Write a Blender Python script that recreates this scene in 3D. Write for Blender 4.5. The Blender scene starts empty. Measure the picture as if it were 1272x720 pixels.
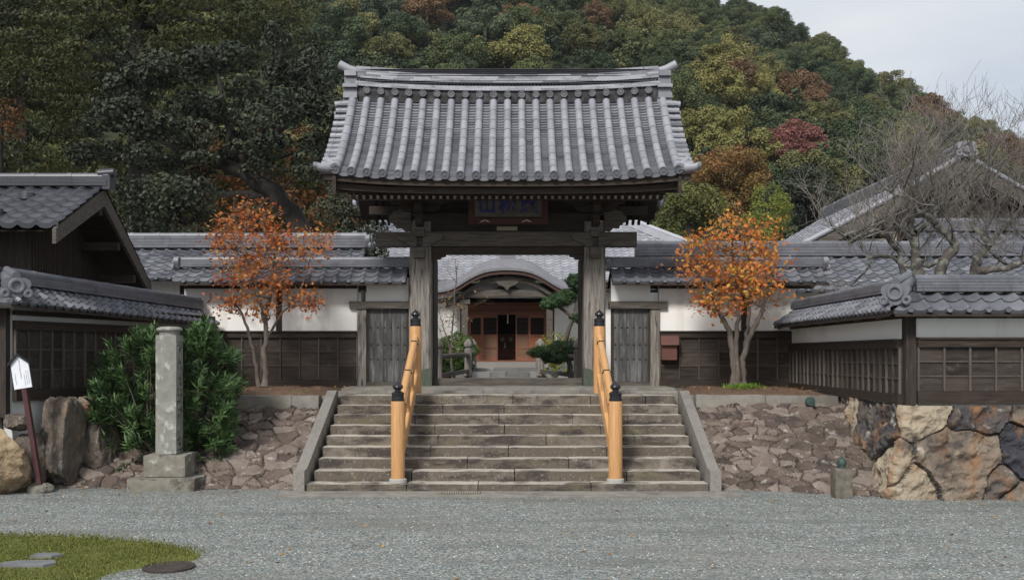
import bpy, math, random
import numpy as np
from mathutils import Vector, noise as mnoise
R = math.radians
SC = bpy.context.scene
COL = SC.collection
F = 1237.0; HY = 440.0; EYE = 2.04

# ------------------------------------------------------------------ camera, sky, sun, exposure
cam_d = bpy.data.cameras.new('camera'); cam = bpy.data.objects.new('camera', cam_d); COL.objects.link(cam)
cam.location = (0, 0, EYE); cam.rotation_euler = (R(90), 0, 0)
cam_d.sensor_width = 36; cam_d.lens = 36 * F / 1272; cam_d.shift_y = (HY - 360) / 1272
cam_d.clip_start = .1; cam_d.clip_end = 3000
SC.camera = cam
W = bpy.data.worlds.new('World'); SC.world = W; W.use_nodes = True
nt = W.node_tree; bg = nt.nodes['Background']; bg.inputs['Strength'].default_value = .068
sky = nt.nodes.new('ShaderNodeTexSky'); sky.sky_type = 'NISHITA'; sky.sun_disc = False
SUN_EL, SUN_AZ = R(40), R(203)          # azimuth clockwise from +Y (north): behind the camera, a little to its left
sky.sun_elevation = SUN_EL; sky.sun_rotation = SUN_AZ
tc = nt.nodes.new('ShaderNodeTexCoord'); mp = nt.nodes.new('ShaderNodeMapping'); mp.inputs['Scale'].default_value = (1, 1, 3.2)
no = nt.nodes.new('ShaderNodeTexNoise'); no.inputs['Scale'].default_value = 2.2; no.inputs['Detail'].default_value = 6
rp = nt.nodes.new('ShaderNodeValToRGB')
rp.color_ramp.elements[0].position = .3; rp.color_ramp.elements[0].color = (4.5, 5.05, 5.9, 1)
rp.color_ramp.elements[1].position = .72; rp.color_ramp.elements[1].color = (7.7, 7.8, 7.85, 1)
mx = nt.nodes.new('ShaderNodeMix'); mx.data_type = 'RGBA'; mx.inputs[0].default_value = .9
nt.links.new(tc.outputs['Generated'], mp.inputs['Vector']); nt.links.new(mp.outputs[0], no.inputs['Vector'])
nt.links.new(no.outputs['Fac'], rp.inputs['Fac'])
nt.links.new(sky.outputs[0], mx.inputs[6]); nt.links.new(rp.outputs[0], mx.inputs[7]); nt.links.new(mx.outputs[2], bg.inputs['Color'])
sd = bpy.data.lights.new('sun', 'SUN'); sd.energy = 2.0; sd.angle = R(12); sd.color = (1, .965, .91)
sun = bpy.data.objects.new('sun', sd); COL.objects.link(sun)
sdir = Vector((math.sin(SUN_AZ) * math.cos(SUN_EL), math.cos(SUN_AZ) * math.cos(SUN_EL), math.sin(SUN_EL)))
sun.rotation_euler = sdir.to_track_quat('Z', 'Y').to_euler(); sun.location = (0, 0, 60)
vs = SC.view_settings; vs.view_transform = 'Standard'; vs.look = 'None'; vs.exposure = 0.80; vs.gamma = 1; vs.use_curve_mapping = False

# ------------------------------------------------------------------ mesh gatherer
def V3(*a): return np.array(a, float)
class G:
    def __init__(s): s.v = []; s.f = []; s.t = []; s.n = 0
    def add(s, v, f, t=.5):
        v = np.asarray(v, float).reshape(-1, 3); f = np.asarray(f, int)
        if f.ndim == 1: f = f[None, :]
        s.v.append(v); s.f.append(f + s.n); s.n += len(v)
        s.t.append(np.broadcast_to(np.asarray(t, float), (len(f),)).copy())
        return s
    def box(s, c, d, rz=0, t=.5, rx=0):
        x, y, z = (a / 2 for a in d)
        v = np.array([(a, b, e) for a in (-x, x) for b in (-y, y) for e in (-z, z)])
        if rx:
            cc, ss = math.cos(rx), math.sin(rx); v = np.c_[v[:, 0], v[:, 1] * cc - v[:, 2] * ss, v[:, 1] * ss + v[:, 2] * cc]
        if rz:
            cc, ss = math.cos(rz), math.sin(rz); v = np.c_[v[:, 0] * cc - v[:, 1] * ss, v[:, 0] * ss + v[:, 1] * cc, v[:, 2]]
        return s.add(v + np.array(c, float), [(0, 1, 3, 2), (4, 6, 7, 5), (0, 4, 5, 1), (2, 3, 7, 6), (0, 2, 6, 4), (1, 5, 7, 3)], t)
    def bx(s, x0, x1, y0, y1, z0, z1, t=.5): return s.box(((x0 + x1) / 2, (y0 + y1) / 2, (z0 + z1) / 2), (abs(x1 - x0), abs(y1 - y0), abs(z1 - z0)), t=t)
    def bar(s, p0, p1, w, h, up=(0, 0, 1), t=.5):      # w across, h along 'up'
        p0 = np.array(p0, float); p1 = np.array(p1, float); d = p1 - p0; d /= np.linalg.norm(d)
        a = np.cross(d, up); a /= np.linalg.norm(a); b = np.cross(a, d)
        v = [p + i * a * w / 2 + j * b * h / 2 for p in (p0, p1) for i, j in ((-1, -1), (1, -1), (1, 1), (-1, 1))]
        return s.add(v, [(0, 1, 2, 3), (4, 7, 6, 5), (0, 4, 5, 1), (1, 5, 6, 2), (2, 6, 7, 3), (3, 7, 4, 0)], t)
    def tube(s, pts, rad, k=8, t=.5, caps=True):
        P = np.array(pts, float); n = len(P); rad = np.broadcast_to(np.asarray(rad, float), (n,))
        T = np.gradient(P, axis=0); T /= np.linalg.norm(T, axis=1)[:, None] + 1e-9
        u = np.cross(T[0], (0, 0, 1)) if abs(T[0][2]) < .9 else np.cross(T[0], (1, 0, 0)); rings = []
        for i in range(n):
            u = u - T[i] * np.dot(u, T[i]); u /= np.linalg.norm(u) + 1e-9; w = np.cross(T[i], u)
            a = np.arange(k) * 2 * math.pi / k
            rings.append(P[i] + rad[i] * (np.cos(a)[:, None] * u + np.sin(a)[:, None] * w))
        v = np.vstack(rings); q = np.arange(k); fs = []
        for i in range(n - 1):
            fs.append(np.c_[i * k + q, i * k + (q + 1) % k, (i + 1) * k + (q + 1) % k, (i + 1) * k + q])
        b = s.n; s.add(v, np.vstack(fs), t)
        if caps:
            s.f.append(np.array([list(b + q[::-1])])); s.t.append(np.array([t if np.isscalar(t) else .5]))
            s.f.append(np.array([list(b + (n - 1) * k + q)])); s.t.append(np.array([t if np.isscalar(t) else .5]))
        return s
    def lathe(s, prof, c, k=16, t=.5, axis='z'):
        a = np.arange(k) * 2 * math.pi / k; rings = []
        for r, h in prof:
            x, y, z = r * np.cos(a), r * np.sin(a), np.full(k, h)
            rings.append(np.c_[x, y, z] if axis == 'z' else np.c_[x, z, y] if axis == 'y' else np.c_[z, x, y])
        v = np.vstack(rings) + np.array(c, float); q = np.arange(k); n = len(prof)
        f = np.vstack([np.c_[i * k + q, i * k + (q + 1) % k, (i + 1) * k + (q + 1) % k, (i + 1) * k + q] for i in range(n - 1)])
        b = s.n; s.add(v, f, t)
        for ring in (q[::-1], (n - 1) * k + q): s.f.append((b + ring)[None, :]); s.t.append(np.array([t]))
        return s
    def prism(s, poly, o, ex, ey, ez, t=.5):            # 2-D outline in plane (ex,ey) at o, extruded by ez
        o, ex, ey, ez = (np.array(a, float) for a in (o, ex, ey, ez)); n = len(poly)
        A = np.array([o + p[0] * ex + p[1] * ey for p in poly]); v = np.vstack([A, A + ez]); q = np.arange(n)
        b = s.n; s.add(v, np.c_[q, (q + 1) % n, n + (q + 1) % n, n + q], t)
        for ring in (q[::-1], n + q): s.f.append((b + ring)[None, :]); s.t.append(np.array([t]))
        return s
    def grid(s, P, t=.5):
        nu, nv = P.shape[:2]; i, j = np.meshgrid(np.arange(nu - 1), np.arange(nv - 1), indexing='ij')
        a = (i * nv + j).ravel(); f = np.c_[a, a + nv, a + nv + 1, a + 1]
        return s.add(P.reshape(-1, 3), f, t if np.isscalar(t) else np.asarray(t).ravel())
    def leaves(s, C, N, size, asp=.55, rng=None, t=.5, droop=0, dirs=None):
        C = np.asarray(C, float); N = np.asarray(N, float); n = len(C)
        N = N / (np.linalg.norm(N, axis=1)[:, None] + 1e-9)
        r = rng.normal(size=(n, 3)) if dirs is None else dirs
        if droop: r[:, 2] -= droop
        u = r - N * np.sum(r * N, axis=1)[:, None] if dirs is None else r
        u /= np.linalg.norm(u, axis=1)[:, None] + 1e-9; w = np.cross(N, u); w /= np.linalg.norm(w, axis=1)[:, None] + 1e-9
        sz = (size * rng.uniform(.65, 1.35, n))[:, None]
        v = np.stack([C - u * sz * .5, C + w * sz * asp * .5, C + u * sz * .5, C - w * sz * asp * .5], 1).reshape(-1, 3)
        b = np.arange(n) * 4
        return s.add(v, np.c_[b, b + 1, b + 2, b + 3], t)
    def verts(s): return np.vstack(s.v)
    def map(s, fn): s.v = [fn(a) for a in s.v]; return s

def mesh_of(name, g, off=(0, 0, 0), sharp=None):
    v = np.vstack(g.v) - np.array(off, float); me = bpy.data.meshes.new(name)
    fs = g.f; ks = np.concatenate([np.full(len(f), f.shape[1]) for f in fs]); loops = np.concatenate([f.ravel() for f in fs])
    me.vertices.add(len(v)); me.vertices.foreach_set('co', v.astype(np.float32).ravel())
    me.loops.add(len(loops)); me.loops.foreach_set('vertex_index', loops.astype(np.int32))
    me.polygons.add(len(ks)); me.polygons.foreach_set('loop_start', np.concatenate([[0], np.cumsum(ks)[:-1]]).astype(np.int32))
    me.update(calc_edges=True); me.validate()
    tt = np.concatenate(g.t)
    if len(me.polygons) == len(tt):
        at = me.attributes.new('tint', 'FLOAT', 'FACE'); at.data.foreach_set('value', tt.astype(np.float32))
    if sharp is not None:
        me.polygons.foreach_set('use_smooth', np.ones(len(me.polygons), bool)); me.set_sharp_from_angle(angle=R(sharp))
    return me
WL = {}
def link(name, data, parent, loc):
    o = bpy.data.objects.new(name, data); COL.objects.link(o)
    if parent is None: o.location = tuple(loc); WL[o.name] = np.array(loc, float)
    else:
        o.parent = parent; WL[o.name] = WL[parent.name]
    return o
def thing(name, label, cat, loc, group=None):
    o = link(name, None, None, loc); o.empty_display_size = .2; o['label'] = label; o['category'] = cat
    if group: o['group'] = group
    return o
def part(name, g, mat, parent, sharp=40, label=None):
    o = link(name, mesh_of(name, g, WL[parent.name], sharp), parent, None); o.data.materials.append(mat)
    if label: o['label'] = label
    return o
def solo(name, g, mat, label=None, cat=None, group=None, kind=None, sharp=40, loc=None):
    v = g.verts(); lo, hi = v.min(0), v.max(0)
    if loc is None: loc = ((lo[0] + hi[0]) / 2, (lo[1] + hi[1]) / 2, lo[2])
    if kind == 'structure': loc = (0, 0, 0)
    o = link(name, mesh_of(name, g, loc, sharp), None, loc); o.data.materials.append(mat)
    if label: o['label'] = label
    if cat: o['category'] = cat
    if group: o['group'] = group
    if kind: o['kind'] = kind
    return o
def copy_of(root, loc, label=None, children=None):
    r = root.copy(); COL.objects.link(r); r.location = loc; WL[r.name] = np.array(loc, float)
    if label: r['label'] = label
    for ch in list(root.children):
        c = ch.copy(); COL.objects.link(c); c.parent = r
        for g2 in list(ch.children):
            d = g2.copy(); COL.objects.link(d); d.parent = c
    return r
def PX(x, y, Y): return V3((x - 636) * Y / F, Y, EYE - (y - HY) * Y / F)

# ------------------------------------------------------------------ materials
def ramp(N, L, fac, stops):
    r = N.new('ShaderNodeValToRGB'); e = r.color_ramp.elements
    while len(e) < len(stops): e.new(.5)
    for el, (p, c) in zip(e, stops): el.position = p; el.color = (*c, 1)
    L.new(fac, r.inputs['Fac']); return r.outputs['Color']
def mathn(N, L, op, a, b):
    m = N.new('ShaderNodeMath'); m.operation = op
    for i, q in enumerate((a, b)):
        if isinstance(q, (int, float)): m.inputs[i].default_value = q
        else: L.new(q, m.inputs[i])
    return m.outputs[0]
def mixc(N, L, fac, a, b, mode='MIX'):
    m = N.new('ShaderNodeMix'); m.data_type = 'RGBA'; m.blend_type = mode
    for i, q in ((0, fac), (6, a), (7, b)):
        if isinstance(q, (int, float)): m.inputs[i].default_value = q
        elif isinstance(q, tuple): m.inputs[i].default_value = (*q, 1)
        else: L.new(q, m.inputs[i])
    return m.outputs[2]
def noisen(N, L, vec, scale, detail=4, stretch=(1, 1, 1), rough=.55, dist=0):
    m = N.new('ShaderNodeMapping'); m.inputs['Scale'].default_value = stretch; L.new(vec, m.inputs['Vector'])
    n = N.new('ShaderNodeTexNoise'); n.inputs['Scale'].default_value = scale; n.inputs['Detail'].default_value = detail
    n.inputs['Roughness'].default_value = rough; n.inputs['Distortion'].default_value = dist
    L.new(m.outputs[0], n.inputs['Vector']); return n.outputs['Fac']
def mat(name, dark, light, scale=4, stretch=(1, 1, 1), rough=.8, tint=.35, bump=.3, bscale=None, stains=(), spec=.3, metal=0, bdist=.01, mid=None):
    """dark/light base colours mixed by noise; 'tint' weight of the per-face value; stains: (colour, scale, stretch, lo, hi, amount)"""
    m = bpy.data.materials.new(name); m.use_nodes = True; N, L = m.node_tree.nodes, m.node_tree.links
    b = N['Principled BSDF']; tcn = N.new('ShaderNodeTexCoord'); vec = tcn.outputs['Object']
    at = N.new('ShaderNodeAttribute'); at.attribute_name = 'tint'
    n1 = noisen(N, L, vec, scale, 5, stretch)
    f = mathn(N, L, 'ADD', mathn(N, L, 'MULTIPLY', n1, 1 - tint), mathn(N, L, 'MULTIPLY', at.outputs['Fac'], tint))
    c = ramp(N, L, f, [(.28, dark), (.72, light)] if mid is None else [(.2, dark), (.48, mid), (.78, light)])
    for (sc, ss, st, lo, hi, am) in stains:
        s = noisen(N, L, vec, ss, 6, st, .62)
        mr = N.new('ShaderNodeMapRange'); mr.inputs[1].default_value = lo; mr.inputs[2].default_value = hi; mr.inputs[4].default_value = am
        L.new(s, mr.inputs[0]); c = mixc(N, L, mr.outputs[0], c, sc)
    L.new(c, b.inputs['Base Color']); b.inputs['Roughness'].default_value = rough; b.inputs['Metallic'].default_value = metal
    b.inputs['Specular IOR Level'].default_value = spec
    if bump:
        bn = noisen(N, L, vec, bscale or scale * 6, 6, stretch)
        bp = N.new('ShaderNodeBump'); bp.inputs['Strength'].default_value = bump; bp.inputs['Distance'].default_value = bdist
        L.new(bn, bp.inputs['Height']); L.new(bp.outputs[0], b.inputs['Normal'])
    return m
def leafmat(name, a, bcol, trans=.25, objvar=.0, rough=.6, third=None):
    m = bpy.data.materials.new(name); m.use_nodes = True; N, L = m.node_tree.nodes, m.node_tree.links
    b = N['Principled BSDF']; at = N.new('ShaderNodeAttribute'); at.attribute_name = 'tint'
    f = at.outputs['Fac']
    if objvar:
        oi = N.new('ShaderNodeObjectInfo')
        f = mathn(N, L, 'ADD', mathn(N, L, 'MULTIPLY', f, 1 - objvar), mathn(N, L, 'MULTIPLY', oi.outputs['Random'], objvar))
    st = [(.1, a), (.9, bcol)] if third is None else [(.08, a), (.5, bcol), (.95, third)]
    c = ramp(N, L, f, st); L.new(c, b.inputs['Base Color']); b.inputs['Roughness'].default_value = rough; b.inputs['Specular IOR Level'].default_value = .25
    if trans:
        tr = N.new('ShaderNodeBsdfTranslucent'); L.new(c, tr.inputs['Color']); ms = N.new('ShaderNodeMixShader'); ms.inputs[0].default_value = trans
        L.new(b.outputs[0], ms.inputs[1]); L.new(tr.outputs[0], ms.inputs[2]); L.new(ms.outputs[0], N['Material Output'].inputs['Surface'])
    return m
LICH = ((.42, .42, .40), 9, (1, 1, 1), .60, .74, .5)
M = dict(
    tile=mat('grey_roof_tile', (.095, .097, .113), (.285, .287, .318), 3, rough=.5, tint=.6, bump=.15, bscale=30, spec=.5, stains=[((.06, .06, .065), 2.2, (1, 1, 1), .58, .75, .5), LICH]),
    tileb=mat('blue_grey_roof_tile', (.06, .063, .076), (.185, .19, .215), 3, rough=.45, tint=.6, bump=.12, bscale=30, spec=.5, stains=[((.035, .035, .04), 2.5, (1, 1, 1), .56, .75, .6), ((.3, .3, .3), 12, (1, 1, 1), .63, .75, .5)]),
    tiled=mat('dark_roof_tile', (.018, .019, .027), (.056, .058, .073), 3, rough=.42, tint=.6, bump=.12, bscale=30, spec=.5, stains=[((.02, .02, .022), 2.5, (1, 1, 1), .56, .75, .6)]),
    tilew=mat('pale_roof_tile', (.22, .225, .25), (.40, .405, .44), 3, rough=.5, tint=.5, bump=0, spec=.5),
    ridge=mat('ridge_tile', (.07, .07, .085), (.36, .365, .40), 5, rough=.55, tint=.75, bump=.25, bscale=40, stains=[((.05, .05, .05), 4, (1, 1, 3), .55, .7, .6)]),
    lattice=mat('ridge_lattice_tile', (.014, .014, .016), (.16, .16, .175), 8, rough=.6),
    wood=mat('dark_aged_wood', (.017, .012, .009), (.056, .040, .031), 3, (1, 9, 9), .75, .3, .35, 20, stains=[((.16, .14, .125), 3, (1, 8, 8), .58, .75, .35)]),
    woodv=mat('dark_aged_wood_upright', (.016, .012, .010), (.058, .043, .035), 3, (9, 9, 1), .75, .35, .35, 20, stains=[((.16, .14, .125), 3, (8, 8, 1), .58, .75, .4)]),
    woodl=mat('greying_batten_wood', (.045, .036, .03), (.125, .105, .09), 3, (9, 9, 1), .8, .4, .35, 20),
    woodg=mat('weathered_grey_wood_upright', (.08, .07, .06), (.33, .30, .268), 3.2, (11, 11, .7), .85, .15, .6, 16, stains=[((.035, .03, .027), 2.5, (9, 9, .8), .55, .66, .85), ((.38, .36, .33), 1.4, (3, 3, .8), .6, .75, .4)]),
    woodgh=mat('weathered_grey_wood', (.046, .039, .034), (.145, .127, .11), 3.2, (.8, 11, 11), .85, .15, .5, 16, stains=[((.03, .027, .025), 2.5, (.9, 9, 9), .55, .68, .7)]),
    woodb=mat('board_brown_wood', (.020, .015, .012), (.075, .058, .048), 2.2, (1.2, 5, 9), .8, .3, .3, 20, stains=[((.025, .022, .02), 1.6, (1.5, 3, 1.5), .52, .7, .6), ((.19, .165, .15), 2.4, (2, 2, 3), .62, .75, .5)]),
    woodd=mat('door_weathered_wood', (.028, .028, .029), (.105, .103, .102), 2.6, (9, 9, 1.2), .8, .4, .45, 14, stains=[((.22, .22, .215), 2.2, (7, 7, .7), .50, .68, .75)]),
    woodr=mat('red_brown_wood', (.11, .042, .025), (.24, .10, .058), 3, (1, 1, 5), .55, .55, .15, 20),
    woodo=mat('orange_brown_wood', (.20, .062, .028), (.28, .095, .045), 5, (1, 1, 5), .5, .5, .1, 20),
    woodt=mat('tan_panel_wood', (.13, .07, .042), (.19, .105, .065), 5, (1, 1, 5), .5, .5, .1, 20),
    hinoki=mat('new_cypress_wood', (.40, .20, .078), (.60, .345, .155), 3.5, (14, 14, .8), .5, .15, .2, 12, stains=[((.50, .24, .09), 2.2, (10, 10, .5), .55, .72, .6)]),
    hinokir=mat('new_cypress_rail_wood', (.43, .22, .085), (.62, .36, .165), 2.5, (12, 1, 12), .45, .45, .12, 12, stains=[((.36, .15, .06), 2.2, (3, 3, 3), .66, .74, .55)]),
    plaster=mat('white_plaster', (.76, .745, .715), (.86, .845, .815), .9, rough=.9, tint=.05, bump=.1, bscale=60, stains=[((.50, .46, .41), 1.1, (2.5, 1, .3), .55, .75, .5), ((.55, .52, .48), 3, (1, 1, .4), .64, .8, .3)]),
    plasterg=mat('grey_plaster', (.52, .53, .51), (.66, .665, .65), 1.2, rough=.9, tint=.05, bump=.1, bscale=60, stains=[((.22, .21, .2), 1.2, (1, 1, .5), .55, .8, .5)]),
    step=mat('mossy_step_stone', (.12, .10, .08), (.46, .42, .365), 6, rough=.9, tint=.6, bump=.8, bscale=50, bdist=.006,
             stains=[((.04, .033, .032), 3.4, (.55, 1, 1.9), .50, .60, .8), ((.15, .135, .08), 1.6, (1, 1, 2.4), .54, .66, .5), ((.50, .48, .44), 26, (1, 1, 1), .6, .7, .5), ((.055, .045, .042), 11, (2.2, 1, .8), .58, .66, .55)]),
    bfoot=mat('pale_concrete_foot', (.30, .29, .27), (.42, .41, .38), 9, rough=.9, bump=.2),
    bconc=mat('mossy_brown_concrete', (.08, .07, .055), (.19, .17, .14), 9, rough=.9, tint=.1, bump=.6, bscale=60, bdist=.005, stains=[((.3, .28, .25), 9, (1, 1, .5), .58, .68, .6)]),
    kerb=mat('granite', (.16, .147, .132), (.30, .28, .255), 30, rough=.85, tint=.3, bump=.5, bscale=80, bdist=.004, stains=[((.13, .12, .11), 2, (1, 1, 1), .52, .7, .55), ((.2, .18, .12), 3.4, (1, 1, 1), .58, .7, .4)]),
    conc=mat('old_concrete', (.16, .148, .128), (.30, .28, .25), 5, rough=.9, tint=.2, bump=.4, bscale=60, bdist=.004, stains=[((.11, .10, .085), 1.4, (1, 1, 1), .5, .68, .6), ((.16, .17, .07), 2.6, (1, 1, 1), .6, .72, .5)]),
    mon=mat('lichened_monument_stone', (.17, .168, .148), (.28, .28, .25), 6, rough=.9, tint=.1, bump=.5, bscale=70, bdist=.004, stains=[((.50, .49, .46), 9, (1, 1, .7), .54, .64, .6), ((.10, .085, .07), 3.2, (1, 1, 1), .58, .68, .5)]),
    plinth=mat('lichened_plinth_stone', (.14, .13, .105), (.27, .255, .215), 6, rough=.9, tint=.1, bump=.5, bscale=60, bdist=.006, stains=[((.50, .48, .44), 6, (1, 1, 1), .57, .66, .6), ((.06, .045, .04), 3.4, (1, 1, 1), .52, .62, .8)]),
    rock=mat('brown_rubble_stone', (.055, .045, .039), (.25, .21, .18), 3.5, rough=.9, tint=.55, bump=1, bscale=26, bdist=.03, mid=(.138, .104, .086), stains=[((.45, .42, .38), 7, (1, 1, 1.4), .58, .68, .6), ((.03, .025, .024), 4.5, (1, 1, 1.5), .60, .70, .5), ((.22, .12, .085), 2.2, (1, 1, 1), .6, .72, .4)]),
    bould=mat('tawny_boulder_stone', (.042, .043, .052), (.36, .30, .22), 2.4, rough=.8, tint=.72, bump=1, bscale=12, bdist=.05, mid=(.19, .15, .115), stains=[((.27, .13, .055), 2.6, (1.3, 1, .6), .50, .64, .75), ((.04, .036, .036), 2.3, (1, 1, .8), .54, .66, .8), ((.46, .43, .37), 4.2, (1, 1, 1), .6, .68, .55)]),
    bouldk=mat('blue_black_boulder_stone', (.035, .035, .043), (.12, .115, .12), 2.4, rough=.7, tint=.4, bump=1, bscale=14, bdist=.04, stains=[((.30, .15, .06), 2.6, (1, 1, 1), .58, .66, .7)]),
    boulbr=mat('brown_boulder_stone', (.05, .042, .036), (.19, .155, .125), 5, rough=.85, tint=.4, bump=1, bscale=14, bdist=.04, stains=[((.32, .20, .11), 2.6, (1, 1, 1), .55, .68, .6), ((.025, .022, .02), 2, (1, 1, 1), .56, .66, .7), ((.36, .35, .32), 7, (1, 1, .6), .56, .68, .6)]),
    boulo=mat('ochre_boulder_stone', (.22, .155, .095), (.44, .34, .215), 2.4, rough=.85, tint=.2, bump=1, bscale=14, bdist=.04, stains=[((.52, .46, .36), 5, (1, 1, 1), .56, .66, .6), ((.09, .055, .035), 3.6, (1, 1, 1), .55, .64, .75), ((.36, .19, .08), 2.2, (1, 1, 1), .55, .66, .6)]),
    soil=mat('leaf_littered_soil', (.07, .045, .03), (.19, .12, .08), 14, rough=.95, tint=.1, bump=1, bscale=60, bdist=.02, stains=[((.10, .13, .03), 3, (1, 1, 1), .58, .7, .6)]),
    pave=mat('paving_stone', (.13, .13, .125), (.27, .265, .25), 5, rough=.8, tint=.6, bump=.4, bscale=50, bdist=.004),
    black=mat('black_lacquered_metal', (.006, .006, .008), (.02, .02, .024), 6, rough=.32, tint=.1, bump=.05, spec=.5),
    bronze=mat('green_bronze', (.02, .04, .035), (.07, .11, .095), 20, rough=.6, tint=.1, bump=.3),
    shoe=mat('verdigris_post_shoe', (.035, .045, .035), (.11, .125, .095), 6, (6, 6, 1), .7, .2, .3),
    bark=mat('grey_brown_bark', (.07, .055, .045), (.21, .175, .15), 5, (4, 4, 1), .9, .3, .8, 20, bdist=.02),
    barkl=mat('lichened_bark', (.04, .034, .03), (.125, .11, .10), 5, (2, 2, 1), .9, .4, .8, 20, bdist=.02, stains=[((.27, .29, .24), 5, (1, 1, 1), .48, .62, .75)]),
    twig=mat('grey_twig_bark', (.10, .085, .075), (.26, .235, .21), 5, rough=.9, tint=.6, bump=0),
    barkd=mat('dark_bark', (.012, .01, .009), (.04, .034, .03), 4, (4, 4, 1), .9, .3, .8, 14, bdist=.03),
    white=mat('white_board_paint', (.66, .68, .74), (.78, .80, .85), 3, rough=.6, tint=.1, bump=0),
    ink=mat('black_ink', (.02, .02, .03), (.04, .04, .05), 3, rough=.7, bump=0),
    inkb=mat('faded_grey_ink', (.22, .22, .26), (.32, .32, .36), 3, rough=.7, bump=0),
    pole=mat('dark_red_painted_pole', (.045, .018, .02), (.09, .035, .035), 6, (5, 5, 1), .6, .2, .1),
    red=mat('red_lacquer_frame', (.03, .009, .007), (.06, .017, .011), 5, rough=.6, tint=.3, bump=.1),
    plaque=mat('dark_plaque_board', (.07, .062, .05), (.13, .115, .093), 9, rough=.7, tint=.2, bump=.2),
    blue=mat('ultramarine_paint', (.012, .014, .11), (.022, .025, .19), 9, rough=.5, tint=.2, bump=0),
    strip=mat('pale_strip_wood', (.33, .29, .22), (.46, .41, .33), 9, rough=.7, tint=.2, bump=0),
    box=mat('brown_painted_box', (.085, .035, .028), (.16, .07, .055), 5, (1, 1, 4), .6, .3, .1),
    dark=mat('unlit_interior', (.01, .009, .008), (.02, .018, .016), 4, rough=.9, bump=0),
    copper=mat('brown_grey_sheet_roof', (.13, .125, .14), (.23, .225, .24), 3, (1, .3, 1), .5, .3, .15, 10),
    rimbr=mat('oxide_brown_timber', (.045, .022, .02), (.085, .042, .036), 4, rough=.6, bump=.1),
    iron=mat('rusty_iron', (.03, .025, .024), (.075, .055, .05), 12, rough=.7, tint=.2, bump=.3),
    slate=mat('flat_slate', (.10, .105, .11), (.22, .225, .23), 6, rough=.7, tint=.3, bump=.4),
    blade=leafmat('grass_blade', (.07, .085, .018), (.23, .235, .055), .2),
    hill=mat('hill_undergrowth', (.015, .022, .010), (.045, .055, .022), .12, rough=.95, tint=.3, bump=1, bscale=.6, bdist=.8),
)

# ------------------------------------------------------------------ helpers for tiles
rs = np.random.RandomState(7)
SPROF = [(0, .0), (.12, -.011), (.3, -.02), (.48, -.019), (.62, -.004), (.70, .016), (.78, .031), (.86, .034), (.94, .020), (1, .0)]
def tile_field(g, S, U0, U1, Vn, cw, ncourse, prof=SPROF, step=.022, amp=1.0, trim=None, tlo=.2, thi=.8, drop=.05, riser=.6):
    """S(u, w, h) -> points: u metres along the eave, w 0..1 from ridge to eave, h height off the surface."""
    nc = max(1, int(round((U1 - U0) / cw))); cw = (U1 - U0) / nc
    us = []; hs = []
    for c in range(nc):
        for k, (t, h) in enumerate(prof):
            if k == len(prof) - 1 and c < nc - 1: continue
            us.append(U0 + (c + t) * cw); hs.append(h * amp)
    us = np.array(us); hs = np.array(hs); ws = []; off = []
    for r in range(ncourse): ws += [r / ncourse, (r + 1) / ncourse]; off += [0, step]
    ws.append(1.0); off.append(-drop); ws = np.array(ws); off = np.array(off)
    Ug, Wg = np.meshgrid(us, ws, indexing='ij'); Hg = hs[:, None] + off[None, :]
    Hg[:, -1] = hs - drop
    if trim is not None: Ug = trim(Ug, Wg)
    P = S(Ug, Wg, Hg)
    tint = rs.uniform(tlo, thi, (nc, ncourse)); k = len(prof) - 1
    tf = np.zeros((len(us) - 1, len(ws) - 1))
    for c in range(nc):
        for r in range(ncourse):
            tf[c * k:(c + 1) * k, 2 * r] = tint[c, r]
            if 2 * r + 1 < len(ws) - 1: tf[c * k:(c + 1) * k, 2 * r + 1] = tint[c, r] * riser
    g.grid(P, tf); return g
def ridge_stack(gr, A, B, w, layers, lh, capr, seg=.6, sag=0):
    A = np.array(A, float); B = np.array(B, float); Lg = np.linalg.norm(B - A); d = (B - A) / Lg; n = max(1, int(Lg / seg))
    side = np.cross(d, (0, 0, 1)); side /= np.linalg.norm(side); up = np.cross(side, d)
    for l in range(layers):
        ww = w * (1 - .06 * l) + (.02 if l % 2 else 0); sh = rs.uniform(0, .5) * seg
        cuts = np.clip(np.concatenate([[0], np.arange(n) * Lg / n + sh, [Lg]]), 0, Lg)
        for i in range(len(cuts) - 1):
            if cuts[i + 1] - cuts[i] < .02: continue
            z = up * (lh * (l + .5))
            gr.bar(A + d * (cuts[i] + .002) + z, A + d * (cuts[i + 1] - .002) + z, ww, lh * .9, up, rs.uniform(.4, .62))
        gr.bar(A + up * lh * l, B + up * lh * l, ww * .88, lh * .3, up, .05)
    z = up * (lh * layers + capr * .2)
    for i in range(n):
        p, q = A + d * Lg * i / n + z, A + d * Lg * (i + 1) / n + z
        gr.tube([p, p + (q - p) * .85, p + (q - p) * .86, q], [capr, capr, capr * 1.1, capr * 1.1], 10, rs.uniform(.3, .8))
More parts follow.
